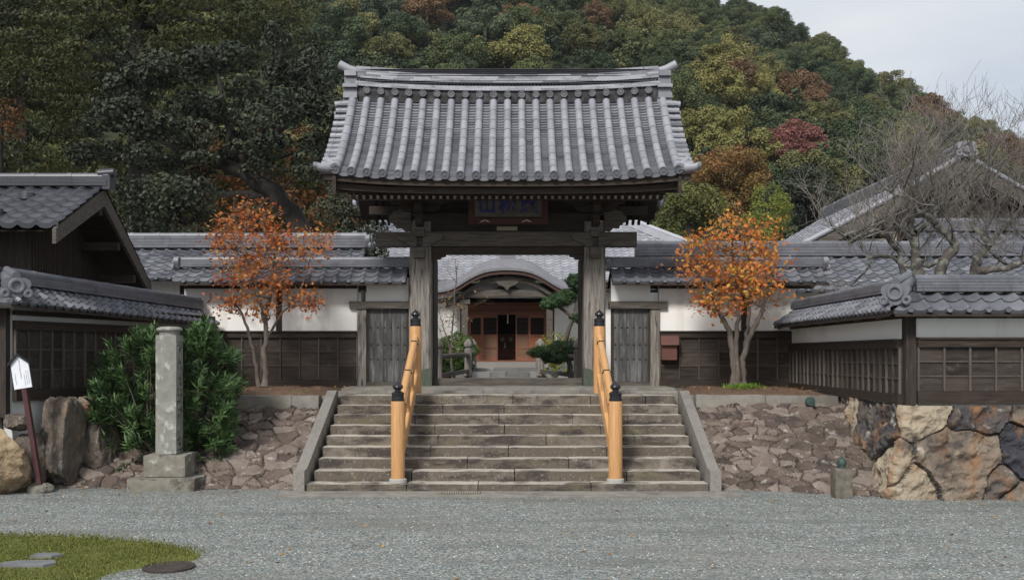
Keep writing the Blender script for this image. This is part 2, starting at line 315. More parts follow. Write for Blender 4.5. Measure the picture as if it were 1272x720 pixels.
def onigawara(g, c, d, s=.3):      # end tile: scrolled shield facing direction d
    d = np.array(d, float); d /= np.linalg.norm(d); side = np.cross(d, (0, 0, 1)); up = V3(0, 0, 1); pts = []
    for a in np.linspace(0, 2 * math.pi, 26)[:-1]:
        r = s * (.5 + .07 * math.cos(3 * a + math.pi)); pts.append((r * math.sin(a) * 1.1, r * math.cos(a) * .9))
    g.prism(pts, np.array(c) - d * .05, side, up, d * .1, .55)
    def tor(cx, cz, R0, r):
        a = np.linspace(0, 2 * math.pi, 15); g.tube([np.array(c) + d * .06 + side * (cx + R0 * math.sin(x)) + up * (cz + R0 * math.cos(x)) for x in a], r, 7, .6)
    tor(0, .02 * s, s * .26, s * .09); tor(-.45 * s, -.30 * s, s * .13, s * .08); tor(.45 * s, -.30 * s, s * .13, s * .08)
def gable_roof(parent, A, B, hw, drop, cw=.27, ncourse=4, tm='tileb', ridge_w=.22, layers=3, lh=.05, capr=.06, trims=(0, 0), ends=(1, 1), amp=1., sides=(1, -1), sag=.0, verge=True, underside=True, edge_discs=True, onis=.32):
    """two-slope roof along A->B (ridge foot line). trims: mitre direction at each end (+1 hips the end)."""
    A = np.array(A, float); B = np.array(B, float); Lg = np.linalg.norm(B - A); d = (B - A) / Lg; nrm0 = np.cross(d, (0, 0, 1)); nrm0 /= np.linalg.norm(nrm0)
    g = G(); gu = G(); trims0 = trims
    for s in sides:
        n = nrm0 * s; trims = (trims0[0] * s, trims0[1] * s)
        def S(u, w, h, n=n):
            q = w * hw; z = -drop * w - sag * np.sin(np.pi * w)
            up = V3(0, 0, 1) * hw + n * drop; up = up / np.linalg.norm(up)
            return A + d * u[..., None] + n * q[..., None] + V3(0, 0, 1) * z[..., None] + up * h[..., None]
        tr = None
        if trims[0] or trims[1]:
            def tr(u, w): return np.clip(u, -hw * w * trims[0], Lg + hw * w * trims[1])
        tile_field(g, S, -hw * max(trims[0], 0), Lg + hw * max(trims[1], 0), 1, cw, ncourse, amp=amp, trim=tr)
        if underside:
            e0, e1 = -hw * .97 * trims[0], Lg + hw * .97 * trims[1]
            a, b = A + V3(0, 0, -.05), B + V3(0, 0, -.05)
            c2, e = A + d * e0 + n * hw * .97 + V3(0, 0, -drop * .97 - .06), A + d * e1 + n * hw * .97 + V3(0, 0, -drop * .97 - .06)
            v = np.array([a, b, e, c2]); v2 = v - V3(0, 0, .03)
            gu.add(np.vstack([v, v2]), [(0, 1, 2, 3), (7, 6, 5, 4), (0, 4, 5, 1), (1, 5, 6, 2), (2, 6, 7, 3), (3, 7, 4, 0)])
        if edge_discs:
            nc = max(1, int(round((Lg + hw * (max(trims[0], 0) + max(trims[1], 0))) / cw)))
            for c in range(nc):
                u = -hw * max(trims[0], 0) + (c + .84) * (Lg + hw * (max(trims[0], 0) + max(trims[1], 0))) / nc
                if trims[0] < 0 and u < hw or trims[1] < 0 and u > Lg - hw: continue
                p = A + d * u + n * hw + V3(0, 0, -drop + .015); g.tube([p - n * .03, p + n * .02], cw * .155, 9, rs.uniform(.3, .8))
    ro = part('tile_roof', g, M[tm], parent, 35)
    if underside: part('roof_boarding', gu, M['wood'], ro)
    gr = G(); ridge_stack(gr, A + V3(0, 0, .01), B + V3(0, 0, .01), ridge_w, layers, lh, capr); part('ridge', gr, M['ridge' if tm == 'tile' else tm], ro, 35)
    for e, P, dd in ((ends[0], A, -d), (ends[1], B, d)):
        if e:
            ge = G(); onigawara(ge, P + V3(0, 0, lh * layers * .62) + dd * .05, dd, onis); part('end_tile', ge, M['tile' if tm in ('tile', 'tileb') else tm], ro, 35)
    return ro
def fbm(x, y, z, o=3):
    return mnoise.fractal(Vector((x, y, z)), 1.0, 2.0, o)

# ------------------------------------------------------------------ ground, terrace, courtyard
def gravel_mat():
    m = bpy.data.materials.new('blue_grey_gravel'); m.use_nodes = True; N, L = m.node_tree.nodes, m.node_tree.links
    b = N['Principled BSDF']; tcn = N.new('ShaderNodeTexCoord'); vec = tcn.outputs['Object']
    vo = N.new('ShaderNodeTexVoronoi'); vo.inputs['Scale'].default_value = 46; L.new(vec, vo.inputs['Vector'])
    sp = N.new('ShaderNodeSeparateColor'); L.new(vo.outputs['Color'], sp.inputs[0])
    c = ramp(N, L, sp.outputs[0], [(0, (.095, .115, .115)), (.35, (.20, .228, .22)), (.7, (.28, .305, .29)), (.9, (.37, .38, .36)), (1, (.50, .50, .475))])
    c = mixc(N, L, mathn(N, L, 'GREATER_THAN', sp.outputs[1], .93), c, (.24, .17, .11))
    big = noisen(N, L, vec, .35, 5, (1, 1.6, 1)); mr = N.new('ShaderNodeMapRange'); mr.inputs[1].default_value = .5; mr.inputs[2].default_value = .72; mr.inputs[4].default_value = .6
    L.new(big, mr.inputs[0]); c = mixc(N, L, mr.outputs[0], c, (.27, .25, .225))
    tk = noisen(N, L, vec, 1.1, 4, (.25, 1.6, 1)); mr2 = N.new('ShaderNodeMapRange'); mr2.inputs[1].default_value = .5; mr2.inputs[2].default_value = .66; mr2.inputs[4].default_value = .6
    L.new(tk, mr2.inputs[0]); c = mixc(N, L, mr2.outputs[0], c, (.16, .165, .15))
    sm = noisen(N, L, vec, 2.2, 5); c = mixc(N, L, .55, c, ramp(N, L, sm, [(.3, (.72, .72, .72)), (.7, (1, 1, 1))]), 'MULTIPLY')
    L.new(c, b.inputs['Base Color']); b.inputs['Roughness'].default_value = .85; b.inputs['Specular IOR Level'].default_value = .25
    ht = mathn(N, L, 'ADD', mathn(N, L, 'MULTIPLY', vo.outputs['Distance'], -1.2), mathn(N, L, 'MULTIPLY', sp.outputs[2], .8))
    bp = N.new('ShaderNodeBump'); bp.inputs['Strength'].default_value = .9; bp.inputs['Distance'].default_value = .012; L.new(ht, bp.inputs['Height'])
    L.new(bp.outputs[0], b.inputs['Normal']); return m
M['gravel'] = gravel_mat()
M['lawn'] = mat('mossy_lawn', (.075, .09, .02), (.18, .19, .05), 5, rough=.95, tint=.1, bump=1, bscale=60, bdist=.02, stains=[((.16, .12, .05), 3, (1, 1, 1), .6, .72, .5)])
g = G()                                        # gravel court: fine near, coarse to the horizon
g.bx(-600, 600, -200, 900, -.5, 0)
solo('gravel_ground', g, M['gravel'], kind='structure')
TZ = 1.30
g = G()
g.bx(-30, -3.22, 17.35, 60, .0, TZ); g.bx(-3.22, 3.10, 17.75, 60, .0, TZ); g.bx(3.10, 30, 17.35, 60, 0, TZ)
g.bx(-30, -7.72, 15.0, 17.347, 0, TZ); g.bx(5.75, 30, 14.3, 17.347, 0, TZ)
solo('terrace_ground', g, M['conc'], kind='structure')
g = G(); g.bx(-3.3, 3.15, 19.3, 23.5, TZ + .004, 1.395, .5)
for x in np.arange(-3.3, 3.1, .92): g.bx(x + .004, x + .915, 18.85, 19.294, TZ + .004, 1.35, rs.uniform(.2, .8))
solo('entrance_paving', g, M['conc'], kind='structure')
g = G()
for r in range(16):
    y = 23.6 + r * .42; x = -1.3
    while x < .95:
        w = rs.uniform(.3, .55); g.bx(x, min(x + w - .015, 1.1), y, y + .405, TZ + .004, 1.345 + rs.uniform(0, .01), rs.uniform(.1, .9)); x += w
solo('stone_path', g, M['pave'], kind='structure')
# distant flat land beyond the terrace and the wooded hill
CX = np.array([-900, -400, -67 * 2.54, 31 * 2.54, 38 * 2.54, 49 * 2.54, 59 * 2.54, 67 * 2.54, 90 * 2.54, 140 * 2.54, 900])
CZ = np.array([30, 120, 72.5 * 2.54, 47.3 * 2.54, 42.0 * 2.54, 36.6 * 2.54, 31.8 * 2.54, 26.4 * 2.54, 15 * 2.54, 3, 0]) - 9
CREST = 330.
def hillz(x, y):
    zc = np.interp(x * CREST / np.maximum(y, 60) * .6 + x * .4, CX, CZ)
    t = np.clip((y - 85) / (CREST - 85), 0, 1.6)
    prof = np.where(t < 1, t ** .92, np.maximum(0, 1 - (t - 1) * .8))
    bumps = 4.5 * np.sin(x * .045 + 1.3) * np.sin(y * .038 + x * .012) * np.clip(t * 2, 0, 1)
    return zc * prof + bumps * np.clip(zc / 60, 0, 1)
xs = np.linspace(-420, 420, 190); ys = np.linspace(62, 560, 110); X, Y = np.meshgrid(xs, ys, indexing='ij'); Z = hillz(X, Y)
for i in range(len(xs)):
    for j in range(len(ys)): Z[i, j] += 1.6 * mnoise.noise(Vector((xs[i] * .09, ys[j] * .09, 3)))
g = G(); g.grid(np.stack([X, Y, np.where(Y < 70, -1, Z)], -1), rs.uniform(0, 1, (len(xs) - 1) * (len(ys) - 1)))
solo('wooded_hill', g, M['hill'], kind='structure', sharp=180)

# ------------------------------------------------------------------ stone stairway
st = thing('stone_staircase', 'wide weathered stone stairway of nine steps leading up to the temple gate', 'stairs', (-.07, 14.8, 0))
SX0, SX1 = -3.01, 2.87
def stone_block(g, x0, x1, y0, y1, z0, z1, t, seed, j=.006, res=.06, rnd=.012, tg=0):
    nx, ny, nz = (max(1, int((b - a) / res)) for a, b in ((x0, x1), (y0, y1), (z0, z1)))
    ctr = V3((x0 + x1) / 2, (y0 + y1) / 2, (z0 + z1) / 2); hf = V3((x1 - x0) / 2, (y1 - y0) / 2, (z1 - z0) / 2)
    def face(o, du, dv, nu, nv):
        U, Vv = np.meshgrid(np.linspace(0, 1, nu + 1), np.linspace(0, 1, nv + 1), indexing='ij')
        P = o + U[..., None] * du + Vv[..., None] * dv; q = (P - ctr); aq = np.abs(q)
        ex = np.maximum(aq - (hf - rnd), 0); ln = np.linalg.norm(ex, axis=-1, keepdims=True) + 1e-9
        P = ctr + np.sign(q) * (np.minimum(aq, hf - rnd) + ex / ln * np.minimum(ln, rnd))
        for a in range(P.shape[0]):
            for b in range(P.shape[1]):
                p = P[a, b]; P[a, b] += j * np.array(mnoise.noise_vector(Vector((p[0] * 4 + seed, p[1] * 4, p[2] * 6))))
        g.grid(P, t)
    X_, Y_, Z_ = V3(x1 - x0, 0, 0), V3(0, y1 - y0, 0), V3(0, 0, z1 - z0); o = V3(x0, y0, z0)
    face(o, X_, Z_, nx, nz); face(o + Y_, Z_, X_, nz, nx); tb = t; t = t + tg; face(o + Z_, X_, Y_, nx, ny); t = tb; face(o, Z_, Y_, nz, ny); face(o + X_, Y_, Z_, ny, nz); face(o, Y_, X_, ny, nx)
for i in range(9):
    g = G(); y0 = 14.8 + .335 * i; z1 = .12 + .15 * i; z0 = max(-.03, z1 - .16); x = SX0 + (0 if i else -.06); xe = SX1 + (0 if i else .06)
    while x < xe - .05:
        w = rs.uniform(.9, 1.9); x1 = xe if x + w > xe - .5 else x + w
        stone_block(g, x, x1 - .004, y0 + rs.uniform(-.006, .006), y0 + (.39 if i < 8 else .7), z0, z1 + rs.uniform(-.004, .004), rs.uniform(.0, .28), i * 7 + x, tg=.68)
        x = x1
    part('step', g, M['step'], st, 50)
for sx, x0, x1 in ((-1, SX0 - .23, SX0 - .065), (1, SX1 + .065, SX1 + .23)):
    g = G()
    poly = [(14.74, -.03), (14.74, .32), (14.96, .34), (17.45, 1.405), (17.62, 1.405), (17.62, -.03)]
    g.prism(poly, (x0, 0, 0), (0, 1, 0), (0, 0, 1), (x1 - x0, 0, 0)); part('cheek_slab', g, M['kerb'], st)
g = G(); g.bx(-3.4, 3.3, 14.2, 14.735, .002, .02); solo('stair_apron', g, M['conc'], kind='structure')
gt = thing('drain_grate', 'narrow metal drain grate set in the ground before the bottom step', 'grate', (-.6, 14.5, .02))
g = G()
for i in range(16): g.bx(-1.0 + i * .034, -.985 + i * .034, 14.46, 14.56, .022, .03)
part('grate_bar', g, M['strip'], gt)
g = G(); g.bx(-1.02, -.455, 14.44, 14.58, .0205, .0235); part('frame', g, M['iron'], gt)

# ------------------------------------------------------------------ new cypress handrails
def giboshi(g, c, r, s=1., t=.5):
    g.lathe([(r * 1.04, 0), (r * 1.06, .03 * s), (r * .98, .04 * s), (r * .98, .085 * s), (r * 1.05, .095 * s), (r * 1.05, .115 * s), (r * .8, .13 * s), (r * .5, .145 * s), (r * .48, .16 * s),
             (r * .75, .175 * s), (r * .88, .2 * s), (r * .8, .225 * s), (r * .5, .25 * s), (r * .2, .265 * s), (r * .08, .285 * s), (0.001, .29 * s)], c, 20, t)
def handrail(x, label):
    t = thing('wooden_handrail', label, 'handrail', (x, 14.97, .12), 'new wooden handrails on the stairway')
    B0, T0 = V3(x, 14.97, .12), V3(x, 17.72, TZ + .02)
    g = G(); g.lathe([(.135, 0), (.132, .05), (.118, .062)], B0, 24); part('base_stone', g, M['bfoot'], t)
    for P, h, nm in ((B0, 1.22, 'post'), (T0, 1.22, 'post')):
        g = G(); g.lathe([(.104, .03), (.104, h - .01), (.100, h)], P, 22); po = part(nm, g, M['hinoki'], t, 40)
        g = G(); giboshi(g, P + V3(0, 0, h), .092, 1.05); part('finial', g, M['black'], po, 30)
    b, e = B0, T0
    d = e - b; d /= np.linalg.norm(d)
    g = G(); p0 = b + V3(0, .06, 1.0); p1 = e + V3(0, -.05, 1.02)
    pts = [p0 + (p1 - p0) * k for k in np.linspace(0, 1, 12)]; g.tube(pts, .062, 14, .6); rl = part('top_rail', g, M['hinokir'], t, 40)
    for k in (.12, .5, .9):
        g = G(); p = p0 + (p1 - p0) * k; inward = -1 if x > 0 else 1
        for si in (1,):
            g.lathe([(.045, -.008), (.045, .008)], p + V3(si * -inward * -.0, 0, .058), 10)
            g.tube([p + V3(inward * .055, 0, .02), p + V3(inward * .068, 0, .024)], .036, 10)
        part('nail_cover', g, M['black'], rl)
    for hh, w, hgt, nm in ((.66, .05, .17, 'middle_rail'), (.27, .10, .20, 'bottom_rail')):
        g = G(); g.bar(b + V3(0, .05, hh), e + V3(0, -.05, hh + .02), w, hgt, t=.75); part(nm, g, M['hinokir'], t)
    for k in (.25, .5, .75):
        p = b + (e - b) * k; g = G(); g.bx(x - .035, x + .035, p[1] - .045, p[1] + .045, p[2] + .12, p[2] + .99, .35); part('strut', g, M['hinoki'], t)
    return t
handrail(-1.715, 'pale new wooden handrail with black finials left of the middle of the stairs')
handrail(1.555, 'pale new wooden handrail with black finials right of the middle of the stairs')

# ------------------------------------------------------------------ rubble retaining walls
def rockwall(name, base, top, label, mt, cell=(.42, .27), depth=.06, res=.013, seeds=None, jit=.42, sharp=60, warp=.07, sd=1, gap=.03, craggy=.024):
    base = np.array(base, float); top = np.array(top, float); seg = np.linalg.norm(np.diff(base, axis=0), axis=1); cum = np.concatenate([[0], np.cumsum(seg)]); Lg = cum[-1]
    H = np.linalg.norm(top[0] - base[0]); nu, nv = int(Lg / res), int(H / res)
    u = np.linspace(0, Lg, nu); v = np.linspace(0, H, nv)
    Bp = np.stack([np.interp(u, cum, base[:, k]) for k in range(3)], -1); Tp = np.stack([np.interp(u, cum, top[:, k]) for k in range(3)], -1)
    P = Bp[:, None, :] + (Tp - Bp)[:, None, :] * (v / H)[None, :, None]
    du = np.gradient(P, axis=0); dv = np.gradient(P, axis=1); Nn = np.cross(du, dv); Nn /= np.linalg.norm(Nn, axis=-1, keepdims=True)
    for _ in range(3): Nn[1:-1] = (Nn[:-2] + Nn[1:-1] + Nn[2:]) / 3
    U, Vv = np.meshgrid(u, v, indexing='ij'); r2 = np.random.RandomState(sd)
    wx = np.zeros_like(U); wy = np.zeros_like(U); nz = np.zeros_like(U); n2 = np.zeros_like(U)
    for i in range(nu):
        for j in range(nv):
            a, b = u[i], v[j]
            w = mnoise.noise_vector(Vector((a * 2.6, b * 2.6, sd))); wx[i, j], wy[i, j] = w[0], w[1]
            nz[i, j] = mnoise.fractal(Vector((a * 5, b * 5, sd + 9)), 1., 2., 5) - 1.1 * abs(mnoise.noise(Vector((a * 3.2 + 7, b * 4.5, sd)))) ; n2[i, j] = mnoise.noise(Vector((a * 22, b * 22, sd)))
    Uw, Vw = U + wx * warp, Vv + wy * warp
    if seeds is None:
        seeds = []
        for _ in range(5000):
            x, y_, rr = r2.uniform(-.2, Lg + .2), r2.uniform(-.1, H + .1), r2.choice([.13, .30, .44, .60], p=[.18, .30, .34, .18])
            if all(((x - q[0]) ** 2 + ((y_ - q[1]) * 1.55) ** 2) > ((rr + q[3]) / 2) ** 2 for q in seeds): seeds.append((x, y_, r2.uniform(.0, 1.), rr))
    sdv = np.array([s[:2] for s in seeds]); tn = np.array([s[2] for s in seeds]); asp = cell[0] / cell[1]; wt = np.array([s[3] if len(s) > 3 and s[3] < .1 or seeds is S0_ else 0 for s in seeds])
    D = np.sqrt((Uw[..., None] - sdv[:, 0]) ** 2 + ((Vw[..., None] - sdv[:, 1]) * asp) ** 2) - wt; idx = np.argsort(D, axis=-1)[..., :2]
    d1 = np.take_along_axis(D, idx[..., :1], -1)[..., 0]; d2 = np.take_along_axis(D, idx[..., 1:2], -1)[..., 0]; e = d2 - d1; cid = idx[..., 0]
    up = np.clip(e / gap, 0, 1); up = up * up * (3 - 2 * up); tilt = r2.uniform(-.5, .5, (len(seeds), 2)); hh = r2.uniform(.5, 1.0, len(seeds))
    tx = (Uw - sdv[cid, 0]) * tilt[cid, 0] + (Vw - sdv[cid, 1]) * tilt[cid, 1]
    disp = up * (depth * hh[cid] + np.clip(tx, -.12, .12) * .34 + np.clip(e, 0, .2) * .06) + nz * craggy * (.3 + up) + n2 * .004
    fade = np.clip((H - Vv) / .05, 0, 1) * .0 + 1
    P = P + Nn * (disp * fade)[..., None] * -1 * SGN
    tf = tn[cid][:-1, :-1] * .8 + .1 * (nz[:-1, :-1] + 1); tf = tf * (.25 + .75 * (up[:-1, :-1] > .25))
    g = G(); g.grid(P, np.clip(tf, 0, 1))
    return g
SGN = -1; S0_ = None
TL, TR = (-6.95, 17.3, 1.12), (-3.3, 17.3, 1.12)
g = rockwall('w', [(-7.3, 15.3, -.05), (-3.26, 15.0, -.05)], [(-7.3, 17.25, 1.16), (-3.26, 17.25, 1.16)], '', 'rock', sd=3)
solo('rubble_retaining_wall', g, M['rock'], 'sloping rubble stone retaining wall left of the stairway behind the monument', 'retaining wall', sharp=60)
g = rockwall('w', [(3.14, 15.05, -.05), (5.75, 14.1, -.05)], [(3.14, 17.25, 1.16), (5.85, 16.95, 1.16)], '', 'rock', sd=12)
solo('rubble_retaining_wall', g, M['rock'], 'sloping brown rubble stone retaining wall right of the stairway', 'retaining wall', sharp=60)
# kerbs capping the rubble walls, soil beds behind
for x0, x1, lb in ((-7.0, -3.32, 'low granite kerb capping the rubble wall left of the stairs'), (3.17, 5.62, 'low granite kerb capping the rubble wall right of the stairs')):
    g = G(); x = x0
    while x < x1 - .05:
        w = rs.uniform(.8, 1.5); e = x1 if x + w > x1 - .4 else x + w
        stone_block(g, x, e - .006, 17.12, 17.42, 1.10, 1.335 + rs.uniform(-.01, .01), rs.uniform(.3, .8), x, .012); x = e
    solo('stone_kerb', g, M['conc'], lb, 'kerb', sharp=50)
def bed(x0, x1, y0, y1, z, sd, name):
    nx, ny = int((x1 - x0) / .06), int((y1 - y0) / .06); P = np.zeros((nx, ny, 3))
    for i in range(nx):
        for j in range(ny):
            x = x0 + (x1 - x0) * i / (nx - 1); y = y0 + (y1 - y0) * j / (ny - 1); e = min(i, nx - 1 - i, j, ny - 1 - j) / 5
            P[i, j] = (x, y, TZ - .01 + (z + .05 * mnoise.noise(Vector((x * 2.5, y * 2.5, sd)))) * min(1, e))
    g = G(); g.grid(P); return solo(name, g, M['soil'], kind='structure', sharp=180)
bed(-6.6, -3.35, 17.43, 20.3, .11, 1, 'soil_bed'); bed(3.25, 5.65, 17.43, 20.3, .11, 2, 'soil_bed')
# boulder-faced corner under the right-hand wall
S0 = S0_ = [(.3, 1.0, .35, 0), (.35, .3, .6, .05), (1.0, .75, .75, .1), (1.1, .1, .4, 0), (1.75, .95, .15, .05), (1.8, .25, .55, .05), (2.5, .95, .12, .12), (2.45, .2, .8, .0), (3.02, .45, .9, .08),
      (3.42, 1.24, 1.0, 0), (4.24, 1.25, .1, .07), (5.02, 1.26, .42, 0), (4.0, .55, .52, .30), (3.42, .22, .92, .06), (4.98, .72, .0, .12), (5.0, .06, .45, .02), (4.55, .30, .3, -.04), (5.8, 1.25, .8, 0), (5.9, .55, .5, .1), (6.6, 1.2, .1, 0), (6.7, .5, .8, .1), (7.5, .8, .4, .1)]
g = rockwall('w', [(5.55, 17.25, -.05), (5.38, 14.1, -.05), (9.8, 13.95, -.05)], [(5.78, 17.25, 1.30), (5.66, 14.25, 1.30), (9.8, 14.15, 1.30)], '', 'bould', cell=(.5, .45), depth=.15, res=.016, seeds=S0, warp=.10, sd=5, gap=.035, craggy=.055)
solo('boulder_retaining_wall', g, M['bould'], 'high wall of large tan and black boulders under the right dark timber wall', 'retaining wall', sharp=55)

# ------------------------------------------------------------------ garden walls with tiled copings
def wall_seg(A, B, z0, label, zwain=2.49, ztop=3.46, zsill=1.52, th=.16, cell=.38, rows=3, group=None, hw=.55, drop=.32, zr=3.83, trims=(0, 0), ends=(1, 1), tm='tileb', front=1, layers=3, ridge_lh=.05, name='plastered_wall', capz=None, plaster='plaster', posts=(), dz=0, cw=.27, ncourse=3, roof_ext=(0, 0), wains=True, onis=.32, zfoot=None):
    A = np.array([*A, 0.]); B = np.array([*B, 0.]); Lg = np.linalg.norm(B - A); d = (B - A) / Lg; n = np.cross(d, (0, 0, 1)) * front; n /= np.linalg.norm(n); up = V3(0, 0, 1)
    t = thing(name, label, 'wall', (*((A + B) / 2)[:2], z0), group)
    zz = lambda z: up * z
    zf = z0 if zfoot is None else zfoot
    g = G(); g.bar(A + zz((zf + ztop) / 2), B + zz((zf + ztop) / 2), th, ztop - zf + .25); part('plaster', g, M[plaster], t)
    g = G(); a = A + n * (th / 2 + .012); b = B + n * (th / 2 + .012); k = int(Lg / cell); rh = (zwain - .1 - zsill) / rows
    for r in range(rows):
        for c in range(k):
            p, q = a + d * (Lg * c / k), a + d * (Lg * (c + 1) / k - .003)
            g.bar(p + zz(zsill + rh * (r + .5)), q + zz(zsill + rh * (r + .5)), .03, rh - .004, t=rs.uniform(0, 1))
    part('wainscot_boards', g, M['woodb'], t)
    g = G()
    for c in range(k + 1):
        p = A + n * (th / 2 + .045) + d * (Lg * c / k * .998 + .012); g.bar(p + zz(zsill), p + zz(zwain - .1), .028, .034, up=n, t=rs.uniform(.2, 1))
    for r in range(1, rows): g.bar(A + n * (th / 2 + .033) + zz(zsill + rh * r), B + n * (th / 2 + .033) + zz(zsill + rh * r), .022, .022, t=.5)
    part('lattice', g, M['woodl'], t)
    g = G(); g.bar(A + n * (th / 2 + .035) + zz((z0 + zsill) / 2), B + n * (th / 2 + .035) + zz((z0 + zsill) / 2), .075, zsill - z0 - .004); part('sill', g, M['wood'], t)
    g = G(); g.bar(A + n * (th / 2 + .04) + zz(zwain - .05), B + n * (th / 2 + .04) + zz(zwain - .05), .085, .11)
    g.bar(A + n * (th / 2 + .05) + zz(zwain + .02), B + n * (th / 2 + .05) + zz(zwain + .02), .12, .03); part('top_rail', g, M['wood'], t)
    for u in posts:
        g = G(); p = A + d * u; g.bar(p + zz(zwain + .04), p + zz(ztop + .1), .12, th + .03, up=n); part('post', g, M['woodv'], t)
    g = G(); g.bar(A + n * (th / 2 + .0) + zz(ztop - .03), B + n * (th / 2) + zz(ztop - .03), .1, .07); part('wall_plate', g, M['wood'], t)
    ze = zr - drop
    nb = int((Lg) / .95)
    for c in range(nb + 1):
        p = A + d * (.15 + (Lg - .3) * c / max(nb, 1)); g = G(); q0 = p + zz(zr - .16); q1 = p + n * (hw - .07) + zz(ze - .07); g.bar(q0, q1, .06, .07, t=.5)
        g.bar(q1 + n * -.004, q1 + n * .016, .05, .055, t=1); part('eave_bracket', g, M['woodgh'], t)
    g = G(); e0 = A + d * (-roof_ext[0]) + n * (hw - .11) + zz(ze - .02); e1 = B + d * roof_ext[1] + n * (hw - .11) + zz(ze - .02); g.bar(e0, e1, .05, .06); part('eave_board', g, M['wood'], t)
    RA, RB = A - d * roof_ext[0] + zz(zr), B + d * roof_ext[1] + zz(zr)
    if dz: RB = RB + zz(dz)
    ro = gable_roof(t, RA, RB, hw, drop, cw, ncourse, tm, trims=trims, ends=ends, layers=layers, lh=ridge_lh, onis=onis, capr=.055)
    return t
# main front wall, both sides of the gate
WY = 20.6
wall_seg((-6.75, WY), (-3.19, WY), 1.36, 'long white plastered wall with dark wainscot between left maple and gate', posts=(1.95,), roof_ext=(.1, 1.05), ends=(1, 1))
wall_seg((3.03, WY), (5.85, WY), 1.36, 'short white plastered wall with dark wainscot behind the tree right of the gate', posts=(1.75,), roof_ext=(1.0, .55), ends=(1, 1))
# wicket doors
def wicket(x0, x1, post_side, label):
    t = thing('side_door', label, 'door', ((x0 + x1) / 2, WY, 1.39))
    xo = x0 if post_side < 0 else x1; xi = x1 if post_side < 0 else x0
    g = G(); s = 1 if post_side < 0 else -1
    g.bx(xo - s * .19, xo - s * .0, WY - .12, WY + .1, 1.36, 2.98); part('frame_post', g, M['woodg'], t)
    g = G(); g.bx(min(xo - s * .34, xi + s * .04), max(xo - s * .34, xi + s * .04), WY - .16, WY + .08, 2.98, 3.13); part('lintel', g, M['woodgh'], t)
    g = G(); g.bx(x0, x1, WY - .1, WY + .06, 1.36, 1.47); part('threshold', g, M['woodgh'], t)
    g = G(); n = 5
    for i in range(n): g.bx(x0 + (x1 - x0) * i / n + .001, x0 + (x1 - x0) * (i + 1) / n - .003, WY - .05, WY - .0, 1.475, 2.975, rs.uniform(.1, .9))
    dp = part('door_leaf', g, M['woodd'], t)
    g = G()
    for zz in (1.95, 2.25, 2.6):
        for i in range(6): g.lathe([(.02, -.012), (.016, -.02), (.006, -.024)], (x0 + .09 + (x1 - x0 - .18) * i / 5, WY - .05, zz), 8, axis='y')
    part('nail_heads', g, M['iron'], dp)
    g = G(); g.bx(x0, x0 + .05, WY - .075, WY - .02, 1.475, 2.975); g.bx(x1 - .05, x1, WY - .075, WY - .02, 1.475, 2.975); part('door_frame', g, M['woodv'], t)
    g = G(); g.bx(min(xo, xi) - .0, max(xo, xi), WY - .08, WY + .08, 3.135, 3.62); part('plaster', g, M['plaster'], t)
wicket(-3.0, -2.13, -1, 'weathered grey plank side door left of the gate')
wicket(2.04, 2.85, 1, 'weathered grey plank side door right of the gate')
# right side wall returning toward the viewer, and its front wall
wall_seg((5.80, 20.35), (5.70, 14.32), 1.33, 'receding dark timber wall with tiled coping linking the long wall to the right corner', zwain=2.23, ztop=2.62, zsill=1.47, cell=.26, hw=.46, drop=.3, zr=2.95, trims=(0, 1), ends=(0, 0), layers=3, ridge_lh=.045, front=1, cw=.2, ncourse=3, dz=0, roof_ext=(0, .02))
wall_seg((5.78, 14.32), (10.2, 14.32), 1.33, 'dark timber wall with white plaster strip standing on boulders at the right edge', zwain=2.25, ztop=2.62, zsill=1.52, cell=.36, hw=.46, drop=.28, zr=2.93, trims=(1, 0), ends=(0, 0), layers=4, ridge_lh=.045, front=1, cw=.27, ncourse=2)
cp = G(); cp.bx(5.62, 5.76, 14.2, 14.36, 1.31, 2.72); solo('corner_post', cp, M['woodv'], 'dark square timber post where the two right walls meet above the boulders', 'post')
def corner_end(c, d, lb, p0):
    g = G(); onigawara(g, c, d, .34); d = np.array(d, float) / np.linalg.norm(d)
    g.tube([np.array(p0, float), np.array(c, float) + V3(0, 0, .02)], .11, 12, .5); g.tube([np.array(p0, float) + V3(0, 0, .1), np.array(c, float) + d * .02 + V3(0, 0, .16)], .06, 10, .6)
    solo('corner_ridge_tile', g, M['tileb'], lb, 'roof tile', sharp=35)
corner_end((5.40, 14.0, 2.90), (-.7, -1, 0), 'round scrolled corner tile on the roof of the right wall', (5.72, 14.38, 3.08))
# left side wall, mirrored
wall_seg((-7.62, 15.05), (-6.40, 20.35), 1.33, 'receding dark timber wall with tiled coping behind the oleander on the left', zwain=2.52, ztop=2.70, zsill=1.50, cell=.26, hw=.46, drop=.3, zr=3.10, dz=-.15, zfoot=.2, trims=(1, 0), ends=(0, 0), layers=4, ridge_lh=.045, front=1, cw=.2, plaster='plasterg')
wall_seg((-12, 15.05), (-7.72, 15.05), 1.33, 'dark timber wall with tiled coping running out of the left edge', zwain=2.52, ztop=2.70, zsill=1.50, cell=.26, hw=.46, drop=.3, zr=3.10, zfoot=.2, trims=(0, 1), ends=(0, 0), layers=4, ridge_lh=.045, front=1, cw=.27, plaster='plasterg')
cp = G(); cp.bx(-7.76, -7.58, 14.91, 15.09, 1.1, 2.9); solo('corner_post', cp, M['woodv'], 'dark square timber post at the left edge corner of the wall', 'post')
corner_end((-7.32, 14.7, 3.04), (.7, -1, 0), 'round scrolled corner tile on the roof of the left wall', (-7.66, 15.1, 3.22))

